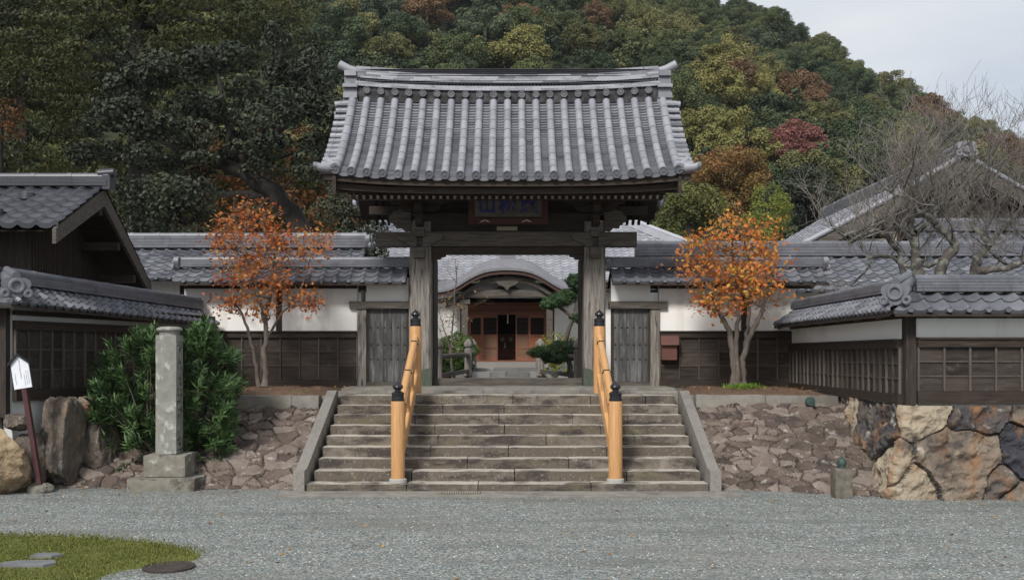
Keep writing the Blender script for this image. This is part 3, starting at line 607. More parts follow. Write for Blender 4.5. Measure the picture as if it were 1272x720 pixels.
# ------------------------------------------------------------------ the temple gate
GX = -.09; GY = 20.6
gate = thing('temple_gate', 'tall old timber temple gate with a steep curved tiled roof over the stair top', 'gate', (GX, GY, 1.39))
EAVE_Y, ZR, ZE, RB_ = 18.42, 7.20, 5.34, .17      # front eave line, ridge foot, eave height, half ridge base
def gprof(w):                                      # w 0..1 ridge->eave : (horizontal run, height)
    run = (GY - RB_ - EAVE_Y) * w; z = ZR - (ZR - ZE) * (1.36 * w - .36 * w * w); return run, z
def gate_surf(sgn):
    def S(u, w, h):
        run, z = gprof(w); lift = .13 * (np.abs(u) / 3.4) ** 3.2 * (.55 + .45 * w)
        sl = (ZR - ZE) * (1.36 - .72 * w) / (GY - RB_ - EAVE_Y); ny = sl / np.sqrt(1 + sl * sl); nz = 1 / np.sqrt(1 + sl * sl)
        return np.stack([GX + u, GY - sgn * (RB_ + run + ny * h), z + lift + nz * h], -1)
    return S
PANP = [(0, .0), (.2, -.022), (.4, -.034), (.6, -.034), (.8, -.022), (1, 0)]
CWG = .2885; NR = 11; HF = NR * CWG
g = G(); gd = G(); DISC = []
for sgn in (1, -1):
    S = gate_surf(sgn); tile_field(g, S, -HF, HF, 1, CWG, 34 if sgn > 0 else 20, prof=PANP, step=.042, riser=1.1, tlo=.45, thi=1.1, drop=.03)  # brighter riser tint paints lit course edges into the tile colour
    for k in range(-NR, NR + 1):
        n = 9; tt0 = rs.uniform(.3, .8)
        for i in range(n):
            w = np.linspace(i / n, (i + 1) / n - .004, 4); u = np.full(4, k * CWG); P = S(u, w, np.full(4, .022)); r = .074
            if k in (-NR, NR): r = .082
            g.tube(P, [r, r, r, r * 1.02], 12, rs.uniform(.62, .9), caps=False)
        e = S(np.array([k * CWG] * 2), np.array([.99, 1.012]), np.array([.022, .022]))
        yy = e[1] - e[0]; c = e[1]
        gd.lathe([(.078, -.05 * 1), (.082, 0), (.082, .012), (.064, .012), (.060, .0), (.030, 0), (.026, .01), (.0, .01)] if 0 else [(.080, .06), (.082, 0), (.062, 0), (.058, .014), (.028, .014), (.024, .0), (.001, .0)], c + V3(0, -.01 * sgn, 0) if sgn > 0 else c, 16, rs.uniform(.0, .35), axis='y'); DISC.append(gd); gd = G()
    for k in range(-NR, NR):        # curved drip tiles between the discs
        a = np.linspace(0, 1, 9); u = (k + a) * CWG; P = S(u, np.full(9, 1.004), -.034 * np.sin(np.pi * a)); Q = P.copy(); Q[:, 2] -= .05 + .012 * np.sin(np.pi * a); 
        g.grid(np.stack([P + V3(0, -.012 * sgn, 0), Q + V3(0, -.006 * sgn, 0)], 1), .35)
roof = part('tile_roof', g, M['tile'], gate, 38)
for gd in DISC: part('eave_disc', gd, M['tileb'], roof, 40)
gv = G()                                           # verge: short outward tiles stepping down each gable edge
for sgn in (1, -1):
    S = gate_surf(sgn)
    for sx in (-1, 1):
        n = 13
        for i in range(n):
            w = (i + .7) / n; P = S(np.array([sx * (HF + .04), sx * (HF + .29)]), np.array([w, w]), np.array([.03, -.01])); tt = rs.uniform(.3, 1)
            gv.tube([P[0], P[0] + (P[1] - P[0]) * .6, P[0] + (P[1] - P[0]) * .62, P[1]], [.058, .058, .066, .066], 10, tt)
            q = P[0] + (P[1] - P[0]) * .5 + V3(0, -.05 * sgn, -.075); gv.box(q, (.26, .11, .02), t=.3, rx=-.7 * sgn)
        e = S(np.array([sx * (HF + .02), sx * (HF + .16), sx * (HF + .28), sx * (HF + .36)]), np.array([.93, .99, 1.01, 1.02]), np.array([.03, .02, .03, .06]))
        gv.tube(e, [.09, .10, .075, .07], 12, .8); gv.lathe([(.07, -.03), (.07, .03)], e[-1], 14, .3, axis='x')
        e2 = S(np.array([sx * (HF + .24), sx * (HF + .12), sx * (HF + .02)]), np.array([.8, .9, 1.0]), np.array([.02, .03, .05])); gv.tube(e2, [.05, .075, .09], 10, .9); part('verge_tiles', gv, M['tile'], roof, 38); gv = G()
# gate ridge, lifted at its ends
def liftx(v): v = v.copy(); v[:, 2] += .12 * (np.abs(v[:, 0] - GX) / 3.2) ** 2.4; return v
g = G(); gl = G(); HR = 3.12
def course(z, h, w, t0, t1, seg=.34):
    n = int(2 * HR / seg); sh = rs.uniform(0, seg)
    for i in range(-1, n + 1):
        a = max(-HR, -HR + i * seg + sh); b = min(HR, a + seg - .003 if i >= 0 else -HR + sh - .003)
        if b - a > .03: g.bx(GX + a, GX + b, GY - w, GY + w, z, z + h * .88, rs.uniform(t0, t1))
    g.bx(GX - HR, GX + HR, GY - w * .93, GY + w * .93, z + h * .8, z + h, .0)
gl.bx(GX - HR, GX + HR, GY - .19, GY + .19, ZR - .12, ZR + .225, .0)
for k in range(-NR + 0, NR + 1):
    for s in (-1, 1):
        if abs(k) < NR: gl.lathe([(.066, 0.03), (.072, -.02), (.052, -.02), (.048, -.008), (.02, -.008), (.001, -.016)] if s > 0 else [(.066, -.03), (.072, .02), (.001, .02)], (GX + k * CWG, GY - s * .22, ZR + .15), 14, .75, axis='y')
course(ZR + .23, .05, .235, .45, .8); course(ZR + .28, .05, .215, .6, 1)
gl.bx(GX - HR, GX + HR, GY - .15, GY + .15, ZR + .33, ZR + .405, .1)
for i in range(int(2 * HR / .075)):
    x = GX - HR + .04 + i * .075; a = np.linspace(0, math.pi, 6)
    for s in (-1, 1): gl.tube([V3(x + .034 * math.cos(q), GY - s * .165, ZR + .335 + .055 * math.sin(q)) for q in a], .009, 5, .9)
for i in range(4): course(ZR + .405 + i * .045, .045, .195 - .012 * i, .3, 1)
g.map(liftx); gl.map(liftx)
rd = part('ridge', g, M['ridge'], roof, 35); part('ridge_lattice', gl, M['lattice'], rd, 40)
g = G(); n = 20
for i in range(n):
    a, b = -HR + 2 * HR * i / n, -HR + 2 * HR * (i + 1) / n; g.tube([V3(GX + a, GY, ZR + .605), V3(GX + b - .01, GY, ZR + .605)], .085, 14, rs.uniform(.3, 1))
g.map(liftx); part('ridge_cap', g, M['tile'], roof, 38)
for sx in (-1, 1):
    g = G(); xc = GX + sx * (HR + .10)
    z = ZR - .26
    for (h, w, dx) in ((.2, .24, .13), (.14, .22, .15), (.12, .27, .14), (.10, .20, .13), (.08, .27, .15), (.16, .18, .13), (.12, .24, .12)):
        g.bx(xc - dx, xc + dx, GY - w, GY + w, z, z + h - .012, rs.uniform(.3, .9)); z += h
    g.tube([V3(xc - sx * .12, GY, z + .03), V3(xc + sx * .06, GY, z + .07), V3(xc + sx * .26, GY, z + .17)], [.075, .085, .09], 14, .9)
    g.tube([V3(xc + sx * .02, GY - .27, ZR - .05), V3(xc + sx * .30, GY - .27, ZR - .07)], .07, 12, .8); g.tube([V3(xc + sx * .02, GY - .3, ZR - .25), V3(xc + sx * .30, GY - .3, ZR - .28)], .07, 12, .6)
    part('ridge_end_tile', g, M['tile'], roof, 38)
# eave timber: fascias, rafters, boarding
for sgn in (1, -1):
    ye = GY - sgn * (GY - EAVE_Y)
    for (dy, z0, z1, w, hx, lift) in ((.10, ZE - .185, ZE - .075, .09, 3.42, 1), (.24, ZE - .30, ZE - .19, .10, 3.25, .8)):
        g = G(); n = 24; xs_ = np.linspace(-hx, hx, n + 1)
        for i in range(n):
            a, b = xs_[i], xs_[i + 1]; la, lb = (.13 * (abs(q) / 3.4) ** 3.2 * lift for q in (a, b)); y = ye + sgn * dy
            v = [(GX + q, y + o * w / 2, zz + l) for q, l in ((a, la), (b, lb)) for o, zz in ((-1, z0), (1, z0), (1, z1), (-1, z1))]
            g.add(v, [(0, 4, 5, 1), (1, 5, 6, 2), (2, 6, 7, 3), (3, 7, 4, 0)] + ([(0, 1, 2, 3)] if i == 0 else []) + ([(4, 7, 6, 5)] if i == n - 1 else []))
        part('eave_board', g, M['wood'], gate)
    def under(q, off):    # q: 0 at eave -> 1 at ridge
        return V3(0, ye + sgn * (.30 + q * (GY - EAVE_Y - .30)), ZE - .33 + off + q * 1.28)
    g = G(); a, b = under(0, .06), under(1, .06); ux = V3(1, 0, 0); v = [V3(GX - 3.3, 0, 0) + a, V3(GX + 3.3, 0, 0) + a, V3(GX + 3.3, 0, 0) + b, V3(GX - 3.3, 0, 0) + b]
    v += [q + V3(0, 0, .03) for q in v]; g.add(v, [(0, 1, 2, 3), (7, 6, 5, 4), (0, 4, 5, 1), (2, 6, 7, 3), (1, 5, 6, 2), (3, 7, 4, 0)]); part('roof_boarding', g, M['wood'], gate)
    for k in range(46):
        x = GX - 2.95 + k * 5.9 / 45; g = G(); p, q = under(-.02, 0), under(1, 0); p[0] = q[0] = x; d = (q - p) / np.linalg.norm(q - p)
        g.bar(p, q, .058, .075, t=.4); g.bar(p - d * .004, p + d * .01, .05, .064, t=1.0); r_ = part('rafter', g, M['woodgh'] if 0 else M['wood'], gate)
        if sgn > 0:
            g = G(); g.bar(p - d * .009, p - d * .0045, .05, .064); part('pale_tip', g, M['woodgh'], r_)
for sx in (-1, 1):                                 # barge boards on each gable
    for sgn in (1, -1):
        g = G(); n = 10; top = []; bot = []
        for i in range(n + 1):
            w = i / n; run, z = gprof(w); y = GY - sgn * (RB_ + run) * (1 if i else 0) ; top.append((y, z - .10 + .10 * w)); bot.append((y, z - .46 + .12 * w))
        g.prism(top + bot[::-1], (GX + sx * 3.2 - .03, 0, 0), (0, 1, 0), (0, 0, 1), (.06, 0, 0)); part('barge_board', g, M['wood'], gate)
        for k in range(5):
            pass
# posts and beams
for sx, lb in ((-1, 'post'), (1, 'post')):
    g = G(); xc = GX + sx * 1.78; w = .225; pts = [(-w, -w + .04), (-w + .04, -w), (w - .04, -w), (w, -w + .04), (w, w), (-w, w)]
    zs = np.linspace(1.395, 4.75, 30); rings = []
    for z in zs:
        ww = 1 - .012 * (z - 1.4) + .02 * mnoise.noise(Vector((sx * 5, 0, z * 1.3)))
        rings.append([(xc + p[0] * ww, GY - .1 + p[1] * ww + .012 * mnoise.noise(Vector((p[0] * 9, sx, z * 2))), z) for p in pts])
    Rr = np.array(rings); k = len(pts); q = np.arange(k)
    g.add(Rr.reshape(-1, 3), np.vstack([np.c_[i * k + q, i * k + (q + 1) % k, (i + 1) * k + (q + 1) % k, (i + 1) * k + q] for i in range(len(zs) - 1)]))
    po = part('post', g, M['woodg'], gate, 30)
    g = G(); pl = [(-w - .008, 0), (w + .008, 0), (w + .008, .36)] + [(w + .008 - (2 * w + .016) * i / 12, .30 + .07 * abs(math.cos(i / 12 * math.pi * 1.0)) + .05 * (i == 6)) for i in range(1, 12)] + [(-w - .008, .36)]
    g.prism(pl, (xc, GY - .1 - w - .008, 1.398), (1, 0, 0), (0, 0, 1), (0, .45, 0)); part('metal_shoe', g, M['shoe'], po)
    g = G(); g.bx(xc - .3, xc + .3, GY - .42, GY + .22, 1.3, 1.397); part('base_stone', g, M['kerb'], gate)
    g = G(); g.bx(xc - .14, xc + .14, 22.1, 22.38, 1.39, 5.0); part('rear_post', g, M['woodv'], gate)
    g = G(); xi = xc - sx * .20; g.bx(xi - .03, xi + .03, 20.9, 22.05, 1.5, 4.1); part('door_leaf', g, M['woodv'], gate)
    g = G(); g.bx(xc - .08, xc + .08, GY + .13, 22.1, 3.95, 4.15); g.bx(xc - .09, xc + .09, GY + .0, 22.6, 4.95, 5.12); part('tie_beam', g, M['wood'], gate)
y0, y1 = GY - .36, GY - .02
g = G(); g.bx(GX - 1.54, GX + 1.54, GY + .02, GY + .24, 1.397, 1.55); part('threshold_beam', g, M['woodgh'], gate)
g = G(); g.bx(-2.78, 2.54, y0, y1, 4.24, 4.53); part('crossbeam', g, M['woodgh'], gate)
g = G(); g.bx(GX - 1.54, GX + 1.54, y0 + .1, y1 + .02, 4.09, 4.235); part('lintel_beam', g, M['wood'], gate)
for sx in (-1, 1):                                 # small stepped brackets inside the opening
    g = G(); g.prism([(0, 0), (.30, 0), (.28, -.05), (.20, -.06), (.18, -.10), (.09, -.11), (.07, -.15), (0, -.16)], (GX + sx * 1.555, y0 + .12, 4.087), (-sx, 0, 0), (0, 0, 1), (0, .12, 0)); part('corner_bracket', g, M['wood'], gate)
g = G(); g.bx(GX - 1.7, GX + 1.7, GY - .24, GY + .0, 4.54, 4.93); part('upper_beam', g, M['wood'], gate)
g = G(); g.bx(GX - 2.3, GX + 2.3, GY - .1, GY + .04, 4.935, 5.5); part('frieze_board', g, M['wood'], gate)
g = G(); g.bx(-3.1, 2.95, 19.55, 19.72, 5.08, 5.25); part('purlin', g, M['wood'], gate)
g = G(); g.bx(-3.1, 2.95, 21.6, 21.77, 5.08, 5.25); part('purlin', g, M['wood'], gate)
g = G(); g.bx(-3.1, 2.95, GY - .1, GY + .1, 6.3, 6.55); part('ridge_beam', g, M['wood'], gate)
for sx in (-1, 1):
    xc = GX + sx * 1.78
    for (hw, z0, z1, yy, dp) in ((.62, 5.08, 5.20, GY - .55, .16), (.42, 4.93, 5.06, GY - .45, .14)):      # boat-shaped bracket arms
        pl = [(-hw, z1), (hw, z1), (hw, z1 - .05), (hw - .06, z0 + .02), (hw - .16, z0), (-hw + .16, z0), (-hw + .06, z0 + .02), (-hw, z1 - .05)]
        g = G(); g.prism([(p[0], p[1]) for p in pl], (xc, yy, 0), (1, 0, 0), (0, 0, 1), (0, dp, 0)); part('bracket_arm', g, M['wood'], gate)
        for dx in (-hw + .1, 0, hw - .1):
            g = G(); g.bx(xc + dx - .09, xc + dx + .09, yy - .02, yy + dp + .02, z1 + .003, z1 + .07); part('bearing_block', g, M['wood'], gate)
    for zc, ln in ((4.98, .75), (4.72, .55)):      # arms reaching forward
        g = G(); g.prism([(0, -.08), (-ln + .1, -.08), (-ln, 0), (-ln, .08), (0, .08)], (xc - .07, GY - .2, zc), (0, 1, 0), (0, 0, 1), (.14, 0, 0)); part('forward_arm', g, M['wood'], gate)
    # carved cloud nosings each side of the post and under the crossbeam
    cl = [(0, -.30), (.12, -.31), (.2, -.24), (.30, -.25), (.34, -.16), (.44, -.12), (.45, -.02), (.38, .03), (.36, .09), (.26, .10), (.22, .15), (.08, .14), (0, .18)]
    g = G(); g.prism(cl, (xc + sx * .19, GY - .34, 4.86), (sx, 0, 0), (0, 0, 1), (0, .14, 0)); part('carved_nosing', g, M['woodgh'], gate)
    for s2 in (-1, 1):
        g = G(); g.prism([(0, -.17), (.10, -.15), (.28, -.06), (.40, .0), (.42, .08), (.30, .13), (.14, .12), (0, .16)], (xc + s2 * .06, GY - .44, 4.38), (s2, 0, 0), (0, 0, 1), (0, .075, 0)); part('carved_nosing', g, M['woodgh'], gate)
    g = G(); g.bx(xc - .11, xc + .11, GY - .56, GY - .1, 3.99, 4.2); g.bx(xc - .10, xc + .10, GY - .52, GY - .1, 4.42, 4.58); part('beam_nose', g, M['woodgh'], gate)
g = G(); g.bx(-.31, .11, GY - .262, GY - .243, 4.57, 4.65); part('paper_strip', g, M['strip'], gate)
# name plaque, hung leaning forward: a thing of its own
plq = thing('name_plaque', 'dark hanging plaque in a red frame with three blue brushed characters', 'plaque', (-.09, 19.95, 4.75))
def tiltp(p):                                     # lean the plaque forward about its foot
    a = R(14); p = np.asarray(p, float); y, z = p[..., 1] - 20.02, p[..., 2] - 4.76; q = p.copy()
    q[..., 1] = 20.02 + y * math.cos(a) - z * math.sin(a); q[..., 2] = 4.76 + y * math.sin(a) + z * math.cos(a); return q
g = G(); g.bx(-.80, .66, 20.0, 20.04, 4.80, 5.30); g.map(tiltp); part('board', g, M['plaque'], plq)
g = G()
for x0, x1, z0, z1 in ((-.87, -.75, 4.66, 5.38), (.60, .72, 4.66, 5.38), (-.745, .595, 4.66, 4.79), (-.745, .595, 5.29, 5.38)): g.bx(x0, x1, 19.95, 20.05, z0, z1)
g.map(tiltp); part('frame', g, M['red'], plq)
for x in (-.54, .29):
    g = G()
    for s in (-1, 1): g.prism([(0, 0), (.09 * s, -.045), (.10 * s, -.06), (.02 * s, -.045)], (x, 19.93, 4.745), (1, 0, 0), (0, 0, 1), (0, .02, 0))
    part('metal_fitting', g, M['strip'], plq)
def text_mesh(name, body, size, at_fn, mt, parent, ext=.004, bold=.0):
    cu = bpy.data.curves.new(name, 'FONT'); cu.body = body; cu.size = size; cu.align_x = 'CENTER'; cu.align_y = 'CENTER'; cu.extrude = ext; cu.offset = bold
    o = bpy.data.objects.new(name, cu); COL.objects.link(o); dg = bpy.context.evaluated_depsgraph_get(); me = bpy.data.meshes.new_from_object(o.evaluated_get(dg))
    bpy.data.objects.remove(o); co = np.zeros(len(me.vertices) * 3); me.vertices.foreach_get('co', co); co = co.reshape(-1, 3)
    co = at_fn(co) - WL[parent.name]; me.vertices.foreach_set('co', co.ravel().astype(np.float32)); me.name = name; me.update()
    q = link(name, me, parent, None); me.materials.clear(); me.materials.append(mt); return q
for ch, x in (('山', -.50), ('松', -.09), ('靈', .34)):
    text_mesh('character', ch, .37, lambda c, x=x: tiltp(np.c_[c[:, 0] + x, 19.99 - c[:, 2], c[:, 1] + 5.02]), M['blue'], plq, .006, .010)

# ------------------------------------------------------------------ buildings
# corridors behind the front wall
def long_building(x0, x1, yr, zr, hw, drop, z0, label, grp=None, tm='tileb', cw=.3, nc=8, layers=4, ends=(0, 0), wallm='plaster', wx=(0, 0), onis=.4, rlh=.07, eave_in=.6, rw=.3):
    t = thing('corridor_building', label, 'building', ((x0 + x1) / 2, yr, z0), grp)
    g = G(); g.bx(x0 + .4, x1 - .4, yr - hw + eave_in, yr + hw - eave_in, z0, zr - drop + .25); part('wall', g, M[wallm], t)
    g = G(); n = int((x1 - x0) / 1.9)
    for i in range(n + 1):
        x = x0 + .42 + (x1 - x0 - .84) * i / n; g.bx(x - .06, x + .06, yr - hw + eave_in - .02, yr - hw + eave_in + .1, z0, zr - drop + .2)
    part('wall_posts', g, M['woodv'], t)
    gable_roof(t, (x0, yr, zr), (x1, yr, zr), hw, drop, cw, nc, tm, ridge_w=rw, layers=layers, lh=rlh, capr=.08, ends=ends, onis=onis)
    return t
long_building(-15.5, -3.55, 24.3, 4.62, 1.7, .85, 1.36, 'long low building with grey tiled roof behind the left white wall', tm='tileb', ends=(0, 1))
long_building(3.0, 16.5, 24.3, 4.42, 2.3, .95, 1.36, 'long low building with blue grey tiled roof behind the right white wall', tm='tileb', nc=9, ends=(0, 0))
long_building(11.2, 22.0, 28.5, 5.55, 2.2, 1.0, 1.36, 'lower tiled lean-to roof in front of the dark gable at right', tm='tileb', wallm='woodv', nc=8)
# dark building at left whose gable faces the court
t = thing('timber_building', 'dark timber storehouse with dark tiled gable roof at the left edge', 'building', (-11, 17, 1.36))
XG = -6.95; A = V3(-15, 17.0, 4.90); B = V3(XG, 17.0, 4.90)
g = G(); S1 = lambda u, w, h: A + np.stack([u, -w * 1.75 - .0 + 0 * h, -w * .86 + h], -1)
tile_field(g, S1, 0, XG + 15, 1, .29, 7, step=.03, amp=1.0, tlo=.3, thi=.7)
S2 = lambda u, w, h: A + np.stack([u, w * 2.15, -w * 1.48 + h], -1)
tile_field(g, S2, 0, XG + 15, 1, .29, 8, step=.025, amp=1.25)
ro = part('tile_roof', g, M['tiled'], t, 35)
g = G()                                            # eyelet tiles
for (i, r) in ((-1, 2), (-3, 2), (-6, 2), (-1.5, 5), (-2.5, 5), (-3.5, 5), (-4.5, 5), (-9, 4)):
    u = XG + 15 + i * .29 - .75; p = S1(np.array([u]), np.array([(r + .3) / 7]), np.array([.03]))[0]; g = G(); g.lathe([(.13, -.06), (.12, .05), (.06, .075), (.001, .075)], p, 12); part('eyelet_tile', g, M['tiled'], ro, 30)
g = G(); ridge_stack(g, A + V3(0, 0, .0), B + V3(.08, 0, 0), .26, 3, .05, .07); g.bx(XG - .0, XG + .13, 16.88, 17.12, 4.84, 5.08, .4); g.tube([(XG - .1, 17, 5.12), (XG + .17, 17, 5.14)], .075, 12, .5); part('ridge', g, M['tiled'], ro, 35)
g = G(); v = []
for (dy, dz) in ((-1.7, -1.24), (0, -.06), (2.1, -1.45)): v.append((XG - .02, 17 + dy, 4.72 + dz))
for xx in (XG - .02,):
    for (ya, za, yb, zb) in ((-1.82, -.99, 0, -.07), (2.2, -1.58, 0, -.07)):
        g.prism([(17 + ya, 4.90 + za + .05), (17 + yb, 4.90 + zb + .02), (17 + yb, 4.90 + zb - .26), (17 + ya, 4.90 + za - .18)], (XG - .06, 0, 0), (0, 1, 0), (0, 0, 1), (.06, 0, 0))
part('barge_board', g, M['woodgh'], t)
g = G(); g.add([(-15, 15.3, 3.93), (XG - .07, 15.3, 3.93), (XG - .07, 17, 4.78), (-15, 17, 4.78)], [(0, 1, 2, 3)]); g.add([(-15, 19.1, 3.30), (XG - .07, 19.1, 3.30), (XG - .07, 17, 4.78), (-15, 17, 4.78)], [(0, 1, 2, 3)])
part('roof_boarding', g, M['wood'], ro)
g = G(); x1 = -7.72; yy = np.linspace(15.95, 18.6, 30)
for a, b in zip(yy[:-1], yy[1:]):
    zt = 4.76 - (17 - (a + b) / 2) * .5 if a < 17 else 4.76 - ((a + b) / 2 - 17) * .70; g.bx(x1 - .05, x1 + .012, a, b - .012, 1.36, zt, rs.uniform(.2, .8)); g.bx(x1 + .014, x1 + .03, b - .03, b + .006, 1.36, zt, .7)
part('gable_wall', g, M['woodv'], t)
g = G(); g.bx(-15, x1 - .052, 15.95, 18.6, 1.36, 3.6); g.bx(-15, x1 - .052, 15.95, 17.2, 3.6, 4.2); part('wall', g, M['woodv'], t)
for dy in (-.0, .75, 1.5):
    g = G(); g.bar((x1 + .03, 17 + dy, 4.48 - dy * .69), (XG - .06, 17 + dy, 4.48 - dy * .69), .12, .14); part('purlin', g, M['wood'], t)
# great gabled hall at right
t = thing('gabled_hall', 'large dark gabled hall with pale tiled verge rising behind the bare tree', 'building', (14.3, 36, 1.36))
AX, AZ, AYF, AYB = 14.35, 8.30, 32.0, 46.0; HWH, DRH = 6.2, 3.35
g = G()
for s in (-1, 1):
    S = lambda u, w, h, s=s: np.stack([AX + s * (w * HWH + h * .45), AYF - .5 + u, AZ - DRH * (1.12 * w - .12 * w * w) + h * .9], -1)
    tile_field(g, S, 0, 14.5, 1, .33, 24, step=.03, amp=1.2)
ro = part('tile_roof', g, M['tile'], t, 35)
g = G()
for s in (-1, 1):
    for k in range(2):
        w = np.linspace(0, 1, 22); P = S = np.stack([AX + s * w * HWH, np.full(22, AYF - .42 + k * .24), AZ - DRH * (1.12 * w - .12 * w * w) + .08], -1); g.tube(P, .085, 8, .9)
part('verge_tiles', g, M['tile'], ro)
for s in (-1, 1):
    g = G(); w = np.linspace(0, 1, 14); top = [(AX + s * a * HWH, AZ - .03 - DRH * (1.12 * a - .12 * a * a)) for a in w]; bot = [(x, z - .42 + .1 * i / 14) for i, (x, z) in enumerate(top)]
    g.prism(top + bot[::-1], (0, AYF - .45, 0), (1, 0, 0), (0, 0, 1), (0, .1, 0)); part('barge_board', g, M['woodgh'], t)
    g = G(); top = [(AX + s * a * HWH * .96, AZ - .28 - DRH * (1.12 * a - .12 * a * a)) for a in w]
    g.prism([(AX, 3), *top, (AX + s * HWH * .96, 3)], (0, AYF + .35, 0), (1, 0, 0), (0, 0, 1), (0, .1, 0)); part('gable_wall', g, M['wood'], t)
g = G(); ridge_stack(g, (AX, AYF - .4, AZ - .05), (AX, AYB, AZ - .05), .45, 5, .08, .12); part('ridge', g, M['tileb'], ro)
g = G(); onigawara(g, (AX, AYF - .55, AZ + .25), (0, -1, 0), .55); part('end_tile', g, M['tile'], ro)
for i in range(-9, 10):
    g = G(); x = AX + i * .62; h = AZ - .35 - abs(i * .62) / HWH * DRH * 1.02 - .25; g.bx(x - .05, x + .05, AYF + .27, AYF + .345, 3.5, h); part('wall_batten', g, M['wood'], t)
g = G(); g.bx(AX - 3.4, AX - 1.9, AYF + .24, AYF + .34, 5.72, 6.02); part('window', g, M['strip'], t)
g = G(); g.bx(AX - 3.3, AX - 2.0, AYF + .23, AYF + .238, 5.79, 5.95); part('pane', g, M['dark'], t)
g = G(); g.bx(AX - 5.2, AX + 5.2, AYF + .5, AYB, 1.36, 5.0); part('wall', g, M['woodv'], t)
# main hall seen through and above the gate
t = thing('main_hall', 'white walled main hall with broad pale tiled hip roof seen through the gate', 'building', (-.1, 46, 1.36))
g = G(); ey, ez, rz_ = 39.8, 5.02, 8.75; ry = 47.0
def hipS(u, w, h):
    return np.stack([-.1 + u, ry - w * (ry - ey) - h * .4, rz_ - (rz_ - ez) * (1.15 * w - .15 * w * w) + h], -1)
hipt = lambda u, w: np.clip(u, -(4.2 + 6.6 * w), 4.2 + 6.6 * w)
tile_field(g, hipS, -10.8, 10.8, 1, .33, 26, prof=[(0, 0), (.3, -.022), (.6, -.012), (.8, .032), (1, 0)], step=.035, trim=hipt)
for s in (-1, 1):
    def S(u, w, h, s=s): return np.stack([-.1 + s * (4.2 + 6.6 * w), ry + u, rz_ - (rz_ - ez) * (1.15 * w - .15 * w * w) + h], -1)
    tile_field(g, S, -7.2, 7.2, 1, .36, 20, prof=[(0, 0), (.3, -.022), (.8, .032), (1, 0)], step=.03, trim=lambda u, w: np.clip(u, -7.2 * w, 7.2 * w))
ro = part('tile_roof', g, M['tilew'], t, 35)
g = G()
for s in (-1, 1):
    P = [V3(-.1 + s * (4.2 + 6.6 * w), ry - w * (ry - ey), rz_ - (rz_ - ez) * (1.15 * w - .15 * w * w) + .12) for w in np.linspace(0, 1, 12)]
    for a, b in zip(P[:-1], P[1:]): g.bar(a, b, .34, .26, t=.8)
    g.tube([p + V3(0, 0, .2) for p in P], .1, 8, .9)
ridge_stack(g, (-4.3, ry, rz_), (4.1, ry, rz_), .5, 5, .09, .13); part('hip_ridge', g, M['tilew'], ro)
g = G(); g.bx(-9.2, -1.95, 40.9, 46, 1.36, 4.9); g.bx(1.75, 9, 40.9, 46, 1.36, 4.9); g.bx(-1.945, 1.745, 42.5, 46, 1.36, 4.9); part('wall', g, M['plaster'], t)
g = G(); g.bx(-10.5, 10.3, 39.95, 40.07, 4.74, 4.90); g.bx(-9.4, 9.2, 40.0, 41, 4.60, 4.74); part('eave_timber', g, M['wood'], t)
# entrance porch with the bow-shaped gable
t = thing('entrance_porch', 'timber entrance porch under a bow-shaped curved gable roof seen through the gate', 'porch', (-.18, 38, 1.36))
KX = -.18; KY = 35.8
kx = np.array([0, .45, .84, 1.33, 1.65, 1.97, 2.25, 2.75]); kz = np.array([5.13, 5.11, 5.04, 4.83, 4.60, 4.41, 4.34, 4.30]) + .03
from math import cos
xx = np.linspace(-2.75, 2.75, 60)
def smooth_interp(x): 
    r = np.interp(np.abs(x), kx, kz); return r
ks = smooth_interp(xx); kk = np.ones(7) / 7; kp = np.convolve(np.pad(ks, 3, mode='edge'), kk, 'valid')
def kar(off, y0, y1, rise, th, xs_=xx, zs_=kp, sc=1., k0=0):
    g = G(); a = np.stack([KX + xs_ * sc, np.full_like(xs_, y0), zs_ + off], -1); b = a.copy(); b[:, 1] = y1; b[:, 2] += rise * (y1 - y0)
    ny = 14; P = np.stack([a + (b - a) * q / ny for q in range(ny + 1)], 1); g.grid(P, rs.uniform(.3, .8, (len(xs_) - 1, ny))); Q = P - V3(0, 0, th); g.grid(Q[:, ::-1], .3)
    g.grid(np.stack([Q[:, 0], P[:, 0]], 1), .4)
    for e in (0, -1): g.grid(np.stack([P[e], Q[e]], 0) if e else np.stack([Q[e], P[e]], 0), .4)
    return g
part('curved_roof', kar(.0, KY, 41.5, .155, .09), M['copper'], t, 30)
part('gable_fascia', kar(-.095, KY + .06, KY + .3, .155, .13, sc=.985), M['rimbr'], t, 30)
part('inner_barge_board', kar(-.30, KY + .34, KY + .46, .155, .16, sc=.93), M['woodgh'], t, 30)
g = G(); g.prism([(-.36, 0), (.36, 0), (.30, .09), (.34, .15), (.17, .16), (0, .23), (-.17, .16), (-.34, .15), (-.30, .09)], (KX, 41.2, 5.98), (1, 0, 0), (0, 0, 1), (0, .2, 0))
part('roof_crest', g, M['copper'], t)
g = G(); g.prism([(-.62, .05), (-.4, .12), (0, .16), (.4, .12), (.62, .05), (.42, -.02), (.3, -.14), (.12, -.2), (0, -.34), (-.12, -.2), (-.3, -.14), (-.42, -.02)], (KX, KY + .3, 4.70), (1, 0, 0), (0, 0, 1), (0, .1, 0)); part('gable_pendant', g, M['woodgh'], t)
g = G(); pts = [(x, z - .44) for x, z in zip(xx[6:-6], kp[6:-6])]; g.prism([(-2.1, 4.12)] + pts + [(2.1, 4.12)], (KX, KY + .9, 0), (1, 0, 0), (0, 0, 1), (0, .1, 0)); part('gable_plaster', g, M['plaster'], t)
